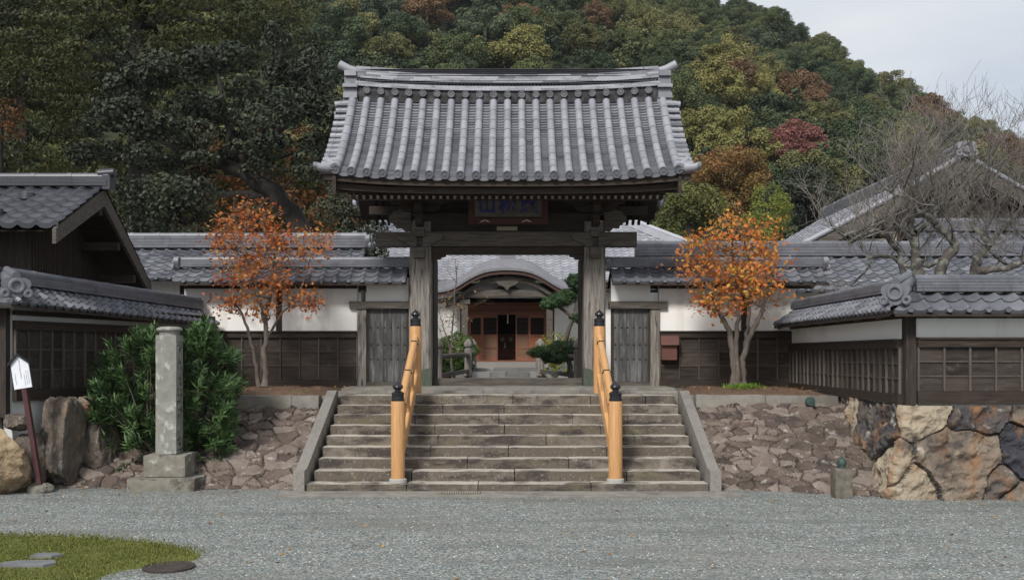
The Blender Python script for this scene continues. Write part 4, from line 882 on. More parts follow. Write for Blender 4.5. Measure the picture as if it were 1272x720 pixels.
g = G(); g.prism([(-1.9, 4.04), (-1.2, 4.14), (0, 4.18), (1.2, 4.14), (1.9, 4.04), (1.9, 4.24), (1.2, 4.36), (0, 4.42), (-1.2, 4.36), (-1.9, 4.24)], (KX, KY + .5, 0), (1, 0, 0), (0, 0, 1), (0, .3, 0)); part('rainbow_beam', g, M['woodgh'], t)
g = G(); g.bx(KX - .12, KX + .12, KY + .55, KY + .8, 4.42, 4.85); g.prism([(-.5, 0), (.5, 0), (.3, .12), (.1, .3), (-.1, .3), (-.3, .12)], (KX, KY + .62, 4.41), (1, 0, 0), (0, 0, 1), (0, .15, 0)); part('strut', g, M['wood'], t)
for s in (-1, 1):
    g = G(); g.bx(KX + s * 1.55 - .11, KX + s * 1.55 + .11, KY + .52, KY + .74, 1.5, 4.05); g.bx(KX + s * 1.55 - .2, KX + s * 1.55 + .2, KY + .48, KY + .78, 3.88, 4.05); part('pillar', g, M['woodgh'], t)
    g = G(); g.bx(KX + s * 1.9 - .35, KX + s * 1.9 + .35, KY + .5, KY + .62, 3.72, 4.0); part('side_beam', g, M['woodgh'], t)
DY = 38.0; FZ = 1.82
g = G(); g.bx(KX - 1.8, KX + 1.8, 36.9, 42, 1.36, FZ); part('floor', g, M['woodr'], t)
g = G(); g.bx(KX - 1.75, KX + 1.75, DY, DY + .08, 3.56, 4.25); part('lintel_panel', g, M['woodr'], t)
g = G(); g.bx(KX - 1.75, KX + 1.75, DY - .06, DY - .003, 3.56, 3.68); g.bx(KX - 1.75, KX + 1.75, DY - .05, DY - .003, 3.86, 3.92); part('head_rail', g, M['woodr'], t)
def lattice_door(x0, x1, n, lower):
    d_ = G(); w = .05
    for (a, b, c, e) in ((x0, x0 + w, FZ, 3.555), (x1 - w, x1, FZ, 3.555), (x0 + w, x1 - w, FZ, FZ + .1), (x0 + w, x1 - w, 2.72, 2.80), (x0 + w, x1 - w, 3.44, 3.555), (x0 + w, x1 - w, 2.26, 2.31)): d_.bx(a, b, DY - .03, DY + .02, c, e, rs.uniform(.2, .9))
    dd = part('sliding_door', d_, M['woodr'], t)
    g = G(); k = 7
    for i in range(1, k): x = x0 + w + (x1 - x0 - 2 * w) * i / k; g.bx(x - .009, x + .009, DY - .015, DY + .01, 2.80, 3.44)
    for z in (2.95, 3.12, 3.29): g.bx(x0 + w, x1 - w, DY - .019, DY - .0155, z - .01, z + .01)
    part('lattice', g, M['wood'], dd)
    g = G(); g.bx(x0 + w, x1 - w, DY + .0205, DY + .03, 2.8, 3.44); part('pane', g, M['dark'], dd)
    for z0, z1, mm in ((FZ + .1, 2.26, lower[0]), (2.31, 2.72, lower[1])):
        g = G(); g.bx(x0 + w, x1 - w, DY - .012, DY + .012, z0, z1); part('panel', g, M[mm], dd)
W0 = KX - 1.44
lattice_door(W0, W0 + .48, 3, ('woodo', 'woodo')); lattice_door(W0 + .48, W0 + 1.08, 3, ('woodt', 'woodt'))
lattice_door(KX + .32, KX + .84, 3, ('woodt', 'woodt')); lattice_door(KX + .84, KX + 1.44, 3, ('woodo', 'woodo'))
g = G(); g.bx(KX - 1.75, W0, DY, DY + .05, FZ, 3.56); g.bx(KX + 1.44, KX + 1.75, DY, DY + .05, FZ, 3.56); part('side_panel', g, M['woodr'], t)
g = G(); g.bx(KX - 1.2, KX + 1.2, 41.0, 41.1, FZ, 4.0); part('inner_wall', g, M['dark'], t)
g = G(); g.bx(KX - 1.9, KX - 1.8, DY, 41, 1.36, 4.3); g.bx(KX + 1.8, KX + 1.9, DY, 41, 1.36, 4.3); part('side_wall', g, M['plaster'], t)
g = G(); g.bx(KX - .6, KX + .6, 37.5, 37.56, 4.0, 4.06); solo('hanging_rack', g, M['dark'], 'dark horizontal rack hanging over the porch doors', 'rack')
al = thing('offering_table', 'brown wooden cabinet table with small dishes inside the dark porch doorway', 'table', (KX, 39.4, FZ))
g = G(); g.bx(KX - .36, KX + .36, 39.3, 39.7, FZ, 2.25); part('cabinet', g, M['woodr'], al)
g = G(); g.bx(KX - .42, KX + .42, 39.2, 39.75, 2.25, 2.30); g.bx(KX - .36, KX + .36, 39.75, 39.8, 2.30, 2.85); part('table_top', g, M['woodr'], al)
for x, lb in ((-.2, 'left'), (.14, 'right')):
    g = G(); g.bx(KX + x - .07, KX + x + .07, 39.735, 39.748, 2.56, 2.72); part('paper_tag', g, M['strip'], al)
g = G(); g.lathe([(.05, 0), (.04, .05), (.02, .12), (.03, .2), (.001, .2)], (KX - .1, 39.35, 2.30), 12); solo('small_vase', g, M['white'], 'tiny white vase on the table in the dark porch doorway', 'vase')
g = G(); g.tube([(KX + .02, 37.4, 3.55), (KX + .02, 37.4, 3.2)], .022, 8); solo('bell_cord', g, M['boulo'], 'short pale cord hanging in the middle of the porch doorway', 'cord')
# approach steps to the porch
g = G()
for y0, y1, z1 in ((30.0, 32.0, 1.50), (32.0, 34.2, 1.60)):
    x = -1.7
    while x < 1.3:
        w = rs.uniform(.4, .8); e = min(x + w, 1.35); g.bx(x, e - .012, y0, y1 - .01, 1.33, z1, rs.uniform(0, 1)); x = e
sp = thing('porch_steps', 'low grey stone steps with a broad slab before the porch', 'steps', (-.2, 32, 1.36)); part('stone_steps', g, M['pave'], sp)
g = G(); g.bx(-1.62, 1.25, 34.2, 36.85, 1.33, 1.77); part('broad_slab', g, M['kerb'], sp)

# ------------------------------------------------------------------ small things of the court
mn = thing('stone_monument', 'tall square lichened stone pillar with carved side standing on a two step plinth', 'monument', (-5.1, 15.2, 0))
g = G(); stone_block(g, -5.75, -4.73, 14.84, 15.85, -.02, .185, .5, 1, .012, .06, .02); part('lower_plinth', g, M['plinth'], mn)
g = G(); stone_block(g, -5.57, -4.93, 15.02, 15.68, .187, .52, .5, 2, .012, .06, .02); part('upper_plinth', g, M['plinth'], mn)
g = G(); stone_block(g, -5.43, -5.11, 15.16, 15.48, .522, 2.34, .5, 3, .005, .07, .012); bd = part('pillar', g, M['mon'], mn)
g = G(); r2 = np.random.RandomState(4); z = 2.24
for wgap in (0, 0, .1, 0, .08, 0, 0, 0, 0, .05, 0, .25, 0, 0, 0):      # worn carved characters down the right face
    z -= wgap
    for k in range(5):
        a = r2.uniform(15.22, 15.40); l = r2.uniform(.03, .09)
        if r2.rand() < .5: g.box((-5.108, a, z - r2.uniform(0, .07)), (.004, l, .011), t=0)
        else: g.box((-5.108, a, z - .035 + r2.uniform(-.02, .02)), (.004, .011, r2.uniform(.03, .07)), t=0)
    z -= .088
part('carved_characters', g, M['ink'], bd)
g = G(); g.lathe([(.145, 0), (.15, .02), (.155, .055), (.185, .065), (.195, .085), (.185, .11), (.13, .13), (.05, .135), (.001, .135)], (-5.27, 15.32, 2.335), 24); part('cap', g, M['mon'], mn)
# leaning notice board
sg = thing('notice_board', 'small white notice board with a pointed top on a leaning dark red pole', 'sign', (-7.0, 14.75, .15))
p0, p1 = V3(-6.98, 14.72, .12), V3(-7.28, 14.72, 2.02); dd = (p1 - p0) / np.linalg.norm(p1 - p0); sx_ = np.cross(dd, (0, -1, 0)) * -1; sx_ = V3(dd[2], 0, -dd[0])
g = G(); g.bar(p0, p1, .07, .07, up=(0, -1, 0)); part('pole', g, M['pole'], sg)
bo = p0 + dd * 1.44 + V3(0, -.045, 0); hwB = .13
pl = [(-hwB, 0), (hwB, 0), (hwB, .37), (.0, .49), (-hwB, .37)]
g = G(); g.prism(pl, bo, sx_, dd, (0, .02, 0)); bb = part('board', g, M['white'], sg)
g = G()
for s in (-1, 1): g.prism([(s * (hwB + .03), .345), (0, .49), (0, .525), (s * (hwB + .03), .38)], bo + V3(0, -.04, 0), sx_, dd, (0, .10, 0))
g.prism([(-hwB - .014, 0), (-hwB - .002, 0), (-hwB - .002, .36), (-hwB - .014, .35)], bo, sx_, dd, (0, .03, 0)); part('board_roof', g, M['black'], sg)
g = G(); r2 = np.random.RandomState(9)
for cx, z0, z1, s in ((0, .14, .43, .017), (.075, .05, .25, .011), (.105, .06, .24, .011), (-.085, .07, .22, .011), (.045, .03, .2, .010)):
    z = z1
    while z > z0:
        for k in range(3):
            c = bo + sx_ * (cx + r2.uniform(-.4, .4) * s) + dd * (z + r2.uniform(-.4, .4) * s) + V3(0, -.0025, 0)
            e = sx_ if r2.rand() < .6 else dd; g.bar(c - e * s * .42, c + e * s * .42, .003, s * .17, up=(0, -1, 0) if 0 else (dd if e is sx_ else sx_))
        z -= s * 1.35
part('handwriting', g, M['inkb'], bb)
def rock(name, label, c, sz, sd, mt, cat='boulder', n=26, flat=.35, grp=None):
    r2 = np.random.RandomState(sd); g = G()
    th = np.linspace(0, math.pi, n); ph = np.linspace(0, 2 * math.pi, 2 * n + 1); T, Pp = np.meshgrid(th, ph, indexing='ij')
    D = np.stack([np.sin(T) * np.cos(Pp), np.sin(T) * np.sin(Pp), np.cos(T)], -1)
    Rr = 1 / (np.sum(np.abs(D) ** 5, -1) ** .2) * .9
    for _ in range(15):                                   # chip planes
        q = r2.normal(size=3); q /= np.linalg.norm(q); lim = r2.uniform(.66, .95); dn = D @ q; Rr = np.where(dn * Rr > lim, lim / np.maximum(dn, 1e-3), Rr)
    for i in range(D.shape[0]):
        for j in range(D.shape[1]):
            d = D[i, j]; Rr[i, j] *= 1 + .07 * mnoise.fractal(Vector(d * 2.2 + sd), 1., 2., 6) - .10 * abs(mnoise.noise(Vector(d * 3.3 + sd + 5))) + .03 * mnoise.noise(Vector(d * 14 + sd))
    P = D * Rr[..., None] * np.array(sz) / 2 + np.array(c); g.grid(P, .5); o = solo(name, g, M[mt], label, cat, grp, sharp=50); return o
rock('boulder', 'large ochre tan boulder at the left edge under the dark wall', (-7.72, 14.55, .45), (1.35, .9, 1.15), 3, 'boulo', n=64)
rock('boulder', 'tall dark brown boulder behind the notice board pole', (-6.98, 15.45, .62), (.66, .8, 1.66), 8, 'boulbr', n=64)
rock('boulder', 'grey brown upright boulder half behind the oleander', (-6.58, 16.0, .5), (.62, .9, 1.36), 21, 'boulbr', n=64)
rock('boulder', 'small dark rust boulder resting on top of the ochre one', (-7.40, 14.95, 1.02), (.40, .4, .3), 5, 'boulbr')
rock('boulder', 'small tan boulder perched on the dark rocks by the oleander', (-6.75, 15.75, 1.22), (.36, .4, .36), 6, 'bould')
rock('boulder', 'low boulder filling the gap behind the pole foot', (-7.3, 15.15, .42), (.5, .6, .9), 16, 'boulbr')
rock('footing_stone', 'flat mossy stone block at the foot of the notice board pole', (-6.98, 14.75, .04), (.44, .3, .22), 7, 'plinth', 'stone')
# mailbox, lamps
mb_ = thing('letter_box', 'reddish brown wooden letter box on the wall beside the right side door', 'mailbox', (3.2, 20.42, 1.93))
g = G(); g.bx(3.06, 3.36, 20.28, 20.47, 1.93, 2.22); part('box', g, M['box'], mb_)
g = G(); g.prism([(20.2, 2.23), (20.475, 2.32), (20.475, 2.42), (20.26, 2.42), (20.2, 2.24)][:4], (3.03, 0, 0), (0, 1, 0), (0, 0, 1), (.36, 0, 0)); part('lid', g, M['box'], mb_)
fl = thing('bronze_floodlight', 'small round green bronze lamp lying on top of the rubble wall', 'lamp', (5.05, 16.9, 1.12))
g = G(); g.lathe([(.02, -.05), (.07, -.04), (.085, .0), (.08, .05), (.04, .09), (.001, .1)], (5.05, 16.85, 1.24), 16, axis='y'); part('lamp_head', g, M['bronze'], fl)
g = G(); g.tube([(5.05, 16.9, 1.2), (5.07, 16.9, 1.08)], .025, 8); g.lathe([(.05, 0), (.05, .02)], (5.07, 16.9, 1.07), 10); part('bracket', g, M['bronze'], fl)
bl = thing('lamp_bollard', 'short concrete post with a bronze onion finial against the right rubble wall', 'bollard', (4.7, 14.22, 0))
g = G(); stone_block(g, 4.58, 4.83, 14.1, 14.34, -.03, .42, .5, 9, .006, .05, .015); part('post', g, M['bconc'], bl)
g = G(); g.lathe([(.055, 0), (.05, .03), (.062, .05), (.07, .08), (.06, .11), (.03, .135), (.012, .15), (.008, .18), (.001, .185)], (4.71, 14.22, .42), 16); part('finial', g, M['bronze'], bl)
# lawn corner with manhole and stepping stones
out = [(-9, 11.25), (-6.2, 11.2), (-4.9, 11.1), (-3.9, 10.75), (-3.35, 10.35), (-3.15, 10.0), (-3.3, 9.7), (-3.75, 9.45), (-3.8, 9.0), (-4.0, 8.4), (-4.2, 6), (-9, 6)]
def inpoly(x, y, P=out):
    c = np.zeros(len(x), bool); n = len(P)
    for i in range(n):
        x1, y1 = P[i]; x2, y2 = P[(i + 1) % n]; m = ((y1 > y) != (y2 > y)) & (x < (x2 - x1) * (y - y1) / (y2 - y1 + 1e-12) + x1); c ^= m
    return c
g = G(); N_ = 60; xs = np.linspace(-9, -3.1, 90); ys = np.linspace(6, 11.3, 80); X, Y = np.meshgrid(xs, ys, indexing='ij')
ins = inpoly(X.ravel(), Y.ravel()).reshape(X.shape).astype(float)
sm = ins.copy()
for _ in range(3): sm[1:-1, 1:-1] = (sm[1:-1, 1:-1] + sm[:-2, 1:-1] + sm[2:, 1:-1] + sm[1:-1, :-2] + sm[1:-1, 2:]) / 5
Z = sm * .045 - .012
for i in range(len(xs)):
    for j in range(len(ys)): Z[i, j] += .008 * mnoise.noise(Vector((xs[i] * 2, ys[j] * 2, 1)))
g.grid(np.stack([X, Y, Z], -1)); solo('lawn_ground', g, M['lawn'], kind='structure', sharp=180)
rg = np.random.RandomState(11); n = 60000; x = rg.uniform(-8, -3.1, n); y = 8.4 + 2.9 * rg.rand(n)
k = inpoly(x + rg.normal(0, .11, n), y + rg.normal(0, .09, n)); k &= ~((np.abs(x + 4.62) < .27) & (np.abs(y - 9.5) < .14)) & ~((np.abs(x + 4.62) < .16) & (np.abs(y - 9.9) < .1)); x, y = x[k], y[k]; n = len(x)
g = G(); dirs = np.c_[rg.normal(0, .45, n), rg.normal(0, .45, n), np.ones(n)]; g.leaves(np.c_[x, y, np.full(n, .037)], rg.normal(size=(n, 3)) * (1, 1, .2), .034, .22, rg, rg.uniform(0, 1, n), dirs=dirs / np.linalg.norm(dirs, axis=1)[:, None])
solo('lawn_grass', g, M['blade'], 'short yellow green grass at the lower left', 'grass', kind='stuff', sharp=None)
g = G(); g.lathe([(.24, -.01), (.24, .012), (.215, .016), (.21, .008), (.19, .008), (.185, .014), (.001, .014)], (-3.28, 9.52, .01), 30); solo('manhole_cover', g, M['iron'], 'round rusty manhole cover between lawn and gravel', 'manhole cover')
g = G(); g.prism([(-.25, -.08), (-.1, -.13), (.2, -.11), (.27, .0), (.2, .12), (-.12, .1), (-.24, .03)], (-4.62, 9.5, .03), (1, 0, 0), (0, 1, 0), (0, 0, .03)); solo('stepping_stone', g, M['slate'], 'larger flat grey stepping stone sunk in the lawn', 'stepping stone')
g = G(); g.prism([(-.14, -.07), (.08, -.09), (.15, .0), (.06, .08), (-.12, .06)], (-4.62, 9.9, .03), (1, 0, 0), (0, 1, 0), (0, 0, .03)); solo('stepping_stone', g, M['slate'], 'smaller flat grey stepping stone behind the larger one in the lawn', 'stepping stone')
# loose pebbles and fallen leaves
n = 9000; x = rg.uniform(-9, 9, n); y = 8.2 + 6.2 * rg.rand(n) ** 1.3; k = ~inpoly(x, y); x, y = x[k], y[k]; g = G()
ico = np.array([(0, 0, 1), (.9, 0, .1), (.28, .85, 0), (-.72, .5, .1), (-.7, -.55, 0), (.3, -.85, .1), (0, 0, -.5)]); fc = [(0, 1, 2), (0, 2, 3), (0, 3, 4), (0, 4, 5), (0, 5, 1)]
for a, b in zip(x, y):
    s = rg.uniform(.006, .016); th = rg.uniform(0, 6.28); c_, s_ = math.cos(th), math.sin(th); v = ico[:6] * (s, s * rg.uniform(.6, 1), s * .6); v = np.c_[v[:, 0] * c_ - v[:, 1] * s_, v[:, 0] * s_ + v[:, 1] * c_, v[:, 2]]; g.add(v + (a, b, .002), fc, rg.uniform(0, 1))
M['peb'] = mat('loose_pebble', (.10, .115, .12), (.52, .52, .50), 3, rough=.8, tint=.95, bump=0)
solo('loose_pebbles', g, M['peb'], 'loose pale and grey pebbles over the gravel court', 'pebbles', kind='stuff', sharp=30)
pts = [(rg.uniform(-8, 8), rg.uniform(9, 14.5), .012) for _ in range(90)] + [(rg.normal(-4.7, 1.0), rg.uniform(17.6, 19.9), TZ + .11) for _ in range(170)] + [(rg.uniform(3.2, 5.6), rg.uniform(17.6, 19.9), TZ + .11) for _ in range(150)] + [(rg.uniform(-6.9, -4), rg.uniform(14.3, 15.2), .012) for _ in range(60)]
g = G(); n = len(pts); g.leaves(np.array(pts), np.c_[rg.normal(0, .25, n), rg.normal(0, .25, n), np.ones(n)], .06, .6, rg, rg.uniform(0, 1, n))
M['litter'] = leafmat('fallen_leaf', (.16, .07, .03), (.42, .24, .08), .1)
solo('fallen_leaves', g, M['litter'], 'scattered brown fallen leaves on soil and gravel', 'leaves', kind='stuff', sharp=None)
# railings of the courtyard bridge
def stone_rail(label, pts, grp='weathered railings flanking the courtyard path'):
    t = thing('path_railing', label, 'railing', pts[0], grp)
    for p in pts:
        g = G(); x, y, z = p; r = .115; g.lathe([(r * 1.1, 0), (r, .05), (r * .97, .80), (r * .7, .82), (r * .62, .86), (r * 1.0, .88), (r * 1.12, .93), (r * 1.02, 1.0), (r * .6, 1.06), (r * .2, 1.11), (.001, 1.14)], p, 16); part('post', g, M['woodg'], t)
    for a, b in zip(pts[:-1], pts[1:]):
        a, b = np.array(a, float), np.array(b, float)
        g = G(); g.tube([a + (b - a) * k + V3(0, 0, .62 + .03 * math.sin(k * 3.1)) for k in np.linspace(0, 1, 6)], .07, 10); part('top_rail', g, M['woodgh'], t)
        g = G(); g.bar(a + V3(0, 0, .14), b + V3(0, 0, .14), .08, .11); part('bottom_rail', g, M['woodgh'], t)
stone_rail('weathered post and rail railing left of the courtyard path by the round azalea', [(-1.93, 26, 1.34), (-1.32, 30, 1.40), (-1.27, 32.5, 1.42)])
stone_rail('weathered post and rail railing right of the courtyard path by the clipped pine', [(1.72, 26, 1.34), (.86, 30, 1.40), (.88, 32.5, 1.42)])

# ------------------------------------------------------------------ foliage
def lobes_leaves(g, lobes, per, size, rng, asp=.6, jit=.55, up=.25, shell=(.72, 1.08), tl=.5):
    for (c, r) in lobes:
        c = np.array(c, float); r = np.array(r, float) * np.ones(3); n = int(per * max(.3, (r.mean()) ** 1.4 if per < 0 else 1))
        d = rng.normal(size=(n, 3)); d[:, 2] += up * rng.rand(n); d /= np.linalg.norm(d, axis=1)[:, None]
        rad = rng.uniform(shell[0], shell[1], n)[:, None]; wob = 1 + .16 * np.sin(d[:, :1] * 7 + c[0] * 3) * np.cos(d[:, 2:] * 6 + c[1])
        N = d + rng.normal(0, jit, (n, 3)) + (0, 0, .35); lt = rng.uniform(0, 1)
        g.leaves(c + d * r * rad * wob, N, size, asp, rng, np.clip(tl * lt + (1 - tl) * rng.rand(n), 0, 1))
def limb(g, a, b, r0, r1, rng, n=7, wob=.08, k=7, sagv=0):
    a = np.array(a, float); b = np.array(b, float); L_ = np.linalg.norm(b - a); P = []
    off = np.zeros(3)
    for i in range(n):
        t = i / (n - 1); off = off * .7 + rng.normal(0, wob * L_ / n * 1.6, 3); P.append(a + (b - a) * t + off * math.sin(math.pi * t) ** .5 + V3(0, 0, sagv * L_ * math.sin(math.pi * t)))
    g.tube(P, np.linspace(r0, r1, n), k, rng.uniform(.2, .8), caps=False); return P
def small_tree(name, label, base, trunks, clusters, leafm, size, per, rng, bark='bark', spread=.20, twigs=3, grp=None, r0=.05, asp=.62, cat='tree'):
    t = thing(name, label, cat, base, grp); g = G(); nodes = []
    for tr, ra in trunks:
        P = [np.array(p, float) for p in tr]; Q = []
        for i in range(len(P) - 1):
            for k in range(6): q = P[i] + (P[i + 1] - P[i]) * k / 6; Q.append(q + rng.normal(0, .012, 3))
        Q.append(P[-1]); rr = np.linspace(ra, ra * .35, len(Q)); rr[0] *= 1.35; rr[1] *= 1.12; g.tube(Q, rr, 9, rng.uniform(.3, .7)); nodes += [(q, r) for q, r in list(zip(Q, rr))[len(Q) // 3:]]
    gl_ = G()
    for c in clusters:
        c = np.array(c, float); best = min(nodes, key=lambda q: np.linalg.norm(c - q[0]) + (1.2 if q[0][2] > c[2] - .05 else 0) + .0)
        r = min(best[1] * .6, .022); P = limb(g, best[0], c, r, .004, rng, 7, .12, 5, -.06); nodes += [(q, r * (1 - .1 * i)) for i, q in enumerate(P[2:6], 2)] 
        for k in range(twigs):
            e = c + rng.normal(0, spread * .9, 3) + (0, 0, .05); limb(g, P[-2 - k % 3], e, .005, .002, rng, 4, .15, 4)
        n = int(per * rng.uniform(.5, 1.5)); q = c + rng.normal(0, spread, (n, 3)) * (1, 1, .8); N = rng.normal(0, .6, (n, 3)) + (0, -.2, .6)
        gl_.leaves(q, N, size, asp, rng, np.clip(rng.uniform(0, 1) * .5 + rng.rand(n) * .5, 0, 1), droop=.5)
    part('trunk', g, M[bark], t, 60); part('crown', gl_, leafm, t, None); return t
M['maple'] = leafmat('orange_red_leaf', (.27, .06, .022), (.45, .14, .04), .35, third=(.50, .27, .07))
M['maple2'] = leafmat('orange_leaf', (.46, .11, .035), (.66, .24, .06), .4, third=(.56, .42, .08))
rng = np.random.RandomState(21)
bx_, by_ = -4.72, 18.9
cl = []
for (px, py, w, h, n) in ((290, 290, 26, 26, 16), (318, 268, 30, 14, 9), (330, 310, 40, 35, 26), (300, 340, 26, 22, 14), (285, 375, 24, 9, 11), (315, 382, 25, 8, 8), (352, 350, 34, 22, 12), (378, 372, 28, 7, 11), (385, 300, 26, 16, 9), (350, 290, 25, 22, 10), (276, 300, 10, 30, 5)):
    for _ in range(n): q = PX(px + rng.normal(0, w * .55), py + rng.normal(0, h * .55), by_ + rng.normal(0, .5)); cl.append(q)
small_tree('maple_tree', 'slender autumn maple with sparse orange red leaves left of the gate', (bx_, by_, TZ + .05),
           [([PX(329, 481, by_), PX(328, 440, by_), PX(330, 395, by_), PX(338, 345, by_), PX(345, 300, by_)], .062), ([PX(322, 481, by_ + .05), PX(316, 440, by_), PX(306, 400, by_ - .05), PX(290, 370, by_ - .1)], .045), ([PX(331, 420, by_), PX(345, 395, by_ + .1), PX(372, 365, by_ + .1), PX(386, 318, by_)], .03), ([PX(329, 400, by_), PX(318, 350, by_), PX(300, 300, by_ + .1), PX(290, 268, by_)], .03)],
           cl, M['maple'], .08, 27, rng, spread=.13)
cl = []; by2 = 19.0
for (px, py, w, h, n) in ((880, 300, 24, 16, 15), (915, 290, 36, 18, 22), (945, 320, 26, 24, 24), (870, 330, 16, 24, 15), (905, 340, 36, 28, 38), (885, 370, 26, 14, 20), (930, 355, 32, 20, 22), (955, 345, 16, 20, 12), (900, 275, 24, 8, 5), (915, 383, 30, 6, 7)):
    for _ in range(n): cl.append(PX(px + rng.normal(0, w * .55), py + rng.normal(0, h * .5), by2 + rng.normal(0, .5)))
small_tree('ornamental_tree', 'multi-stemmed tree with bright orange autumn leaves right of the gate', (4.34, by2, TZ + .05),
           [([PX(913, 479, by2), PX(911, 440, by2), PX(906, 410, by2), PX(892, 385, by2), PX(878, 350, by2)], .075), ([PX(923, 479, by2 + .1), PX(922, 445, by2 + .1), PX(936, 408, by2), PX(952, 375, by2), PX(962, 325, by2)], .07), ([PX(918, 480, by2 - .05), PX(914, 430, by2 - .05), PX(917, 390, by2), PX(912, 340, by2), PX(908, 285, by2)], .055), ([PX(926, 432, by2 + .1), PX(930, 395, by2 + .15), PX(934, 350, by2 + .1), PX(925, 295, by2)], .045)],
           cl, M['maple2'], .092, 17, rng, spread=.14)
# grass tuft at its foot, one more on the bed
def tuft(label, c, n, h, sp):
    g = G(); d = rng.normal(size=(n, 3)) * .5 + (0, 0, 1); d /= np.linalg.norm(d, axis=1)[:, None]; P = np.array(c) + rng.normal(0, sp, (n, 3)) * (1, .6, 0)
    g.leaves(P + d * h * .4, rng.normal(size=(n, 3)), h, .12, rng, rng.rand(n), dirs=d); M.setdefault('tuft', leafmat('bright_green_grass', (.07, .14, .02), (.22, .32, .05), .25)); solo('grass_tuft', g, M['tuft'], label, 'plant', sharp=None)
tuft('bright green grass tuft at the foot of the orange tree', (4.35, 18.6, TZ + .08), 500, .15, .14)
# oleander
M['oleander'] = leafmat('oleander_leaf', (.022, .052, .02), (.105, .18, .06), .2, rough=.45)
ol = thing('oleander_bush', 'large dense green oleander with narrow leaves behind the stone monument', 'bush', (-5.5, 16.1, 0)); g = G(); gl_ = G(); rng = np.random.RandomState(5)
def whorl(tip, ax, n, L_, tt):
    th = rng.uniform(0, 6.283, n); el = rng.uniform(.25, 1.2, n); ax = ax / np.linalg.norm(ax); u = np.cross(ax, (.3, .2, .9)); u /= np.linalg.norm(u); w = np.cross(ax, u)
    d = np.cos(el)[:, None] * (np.cos(th)[:, None] * u + np.sin(th)[:, None] * w) + np.sin(el)[:, None] * ax; d[:, 2] -= .12; d /= np.linalg.norm(d, axis=1)[:, None]
    C = tip + d * L_ * .5 - ax * rng.uniform(0, .26, n)[:, None]; gl_.leaves(C, ax + rng.normal(0, .15, (n, 3)), L_, .19, rng, np.clip(tt * .5 + rng.rand(n) * .5, 0, 1), dirs=d)
OE = [(160, 470, 40, 62), (135, 475, 22, 40), (250, 450, 42, 48), (262, 505, 34, 55), (205, 500, 55, 70), (175, 545, 48, 40), (240, 555, 40, 32), (185, 425, 25, 25), (255, 415, 18, 22), (283, 470, 18, 40), (280, 530, 15, 30), (120, 500, 12, 30), (205, 440, 30, 30)]
for px, py, w, h in OE:
    for _ in range(52):
        th = rng.uniform(0, 6.283); rr = rng.rand() ** .45; y = 16.1 + rng.uniform(-.75, .6) * (1.15 - .5 * rr)
        tip = PX(px + w * rr * math.cos(th), py + h * rr * math.sin(th), y)
        if tip[2] < .12: continue
        ax = (tip - V3(-5.5, 16.2, .3)) * (1, 1.2, .7) + V3(0, -.2, .9) + rng.normal(0, .25, 3); whorl(tip, ax, 26, .15, rng.rand())
        if rng.rand() < .12: limb(g, (-5.5 + rng.normal(0, .35), 16.2 + rng.normal(0, .15), 0), tip, .018, .006, rng, 7, .05, 5)
part('stems', g, M['bark'], ol, 60); part('foliage', gl_, M['oleander'], ol, None)
# bare gnarled trees behind the right wall
def bare_tree(label, Y0, prim, seed, nsec):
    t = thing('bare_tree', label, 'tree', tuple(PX(*prim[0][0][0], Y0) * (1, 1, 0) + (0, 0, 1.3))); g = G(); gt_ = G(); rn = np.random.RandomState(seed)
    def shoot(p, d, L_, r, dep):
        n = 6; P = [p]; dd = d / np.linalg.norm(d)
        for i in range(n): dd = dd + rn.normal(0, .16, 3) + V3(0, 0, .09); dd /= np.linalg.norm(dd); P.append(P[-1] + dd * L_ / n)
        (g if dep == 0 else gt_).tube(P, np.linspace(r, max(r * .4, .0022), n + 1), 6 if dep == 0 else 4, rn.uniform(.1, .9), caps=False)
        if dep >= 3: return
        for k in range((4, 4, 3)[dep]):
            i = rn.randint(1, n + 1); az = rn.uniform(0, 6.28); shoot(P[i], dd * .8 + V3(math.cos(az), math.sin(az), rn.uniform(-.3, .5)) * .75, L_ * rn.uniform(.5, .85), max(r * rn.uniform(.35, .5), .003), dep + 1)
    for pl, r0, r1, ya in prim:
        P = []; n = len(pl)
        for i in range(n - 1):
            for k in range(5):
                a = np.array(pl[i]) + (np.array(pl[i + 1]) - np.array(pl[i])) * k / 5; q = PX(a[0], a[1], Y0 + ya * (i + k / 5) / (n - 1)); P.append(q + rn.normal(0, .014, 3))
        P.append(PX(*pl[-1], Y0 + ya)); rr = np.linspace(r0, r1, len(P)) * (1 + .18 * rn.uniform(-1, 1, len(P))); g.tube(P, rr, 9, rn.uniform(.3, .7), caps=False)
        for k in range(nsec):
            i = rn.randint(len(P) // 4, len(P)); az = rn.uniform(0, 6.28); shoot(P[i], V3(math.cos(az) * 1.05, math.sin(az) * .8, rn.uniform(.15, 1.3)), rn.uniform(.45, 1.15), rn.uniform(.009, .019), 0)
        shoot(P[-1], P[-1] - P[-4], .7, r1, 0)
    part('limbs', g, M['barkl'], t, 60); part('twigs', gt_, M['twig'], t, None)
Z3 = lambda *a: [(940 + x / 3, 130 + y / 3) for x, y in a]
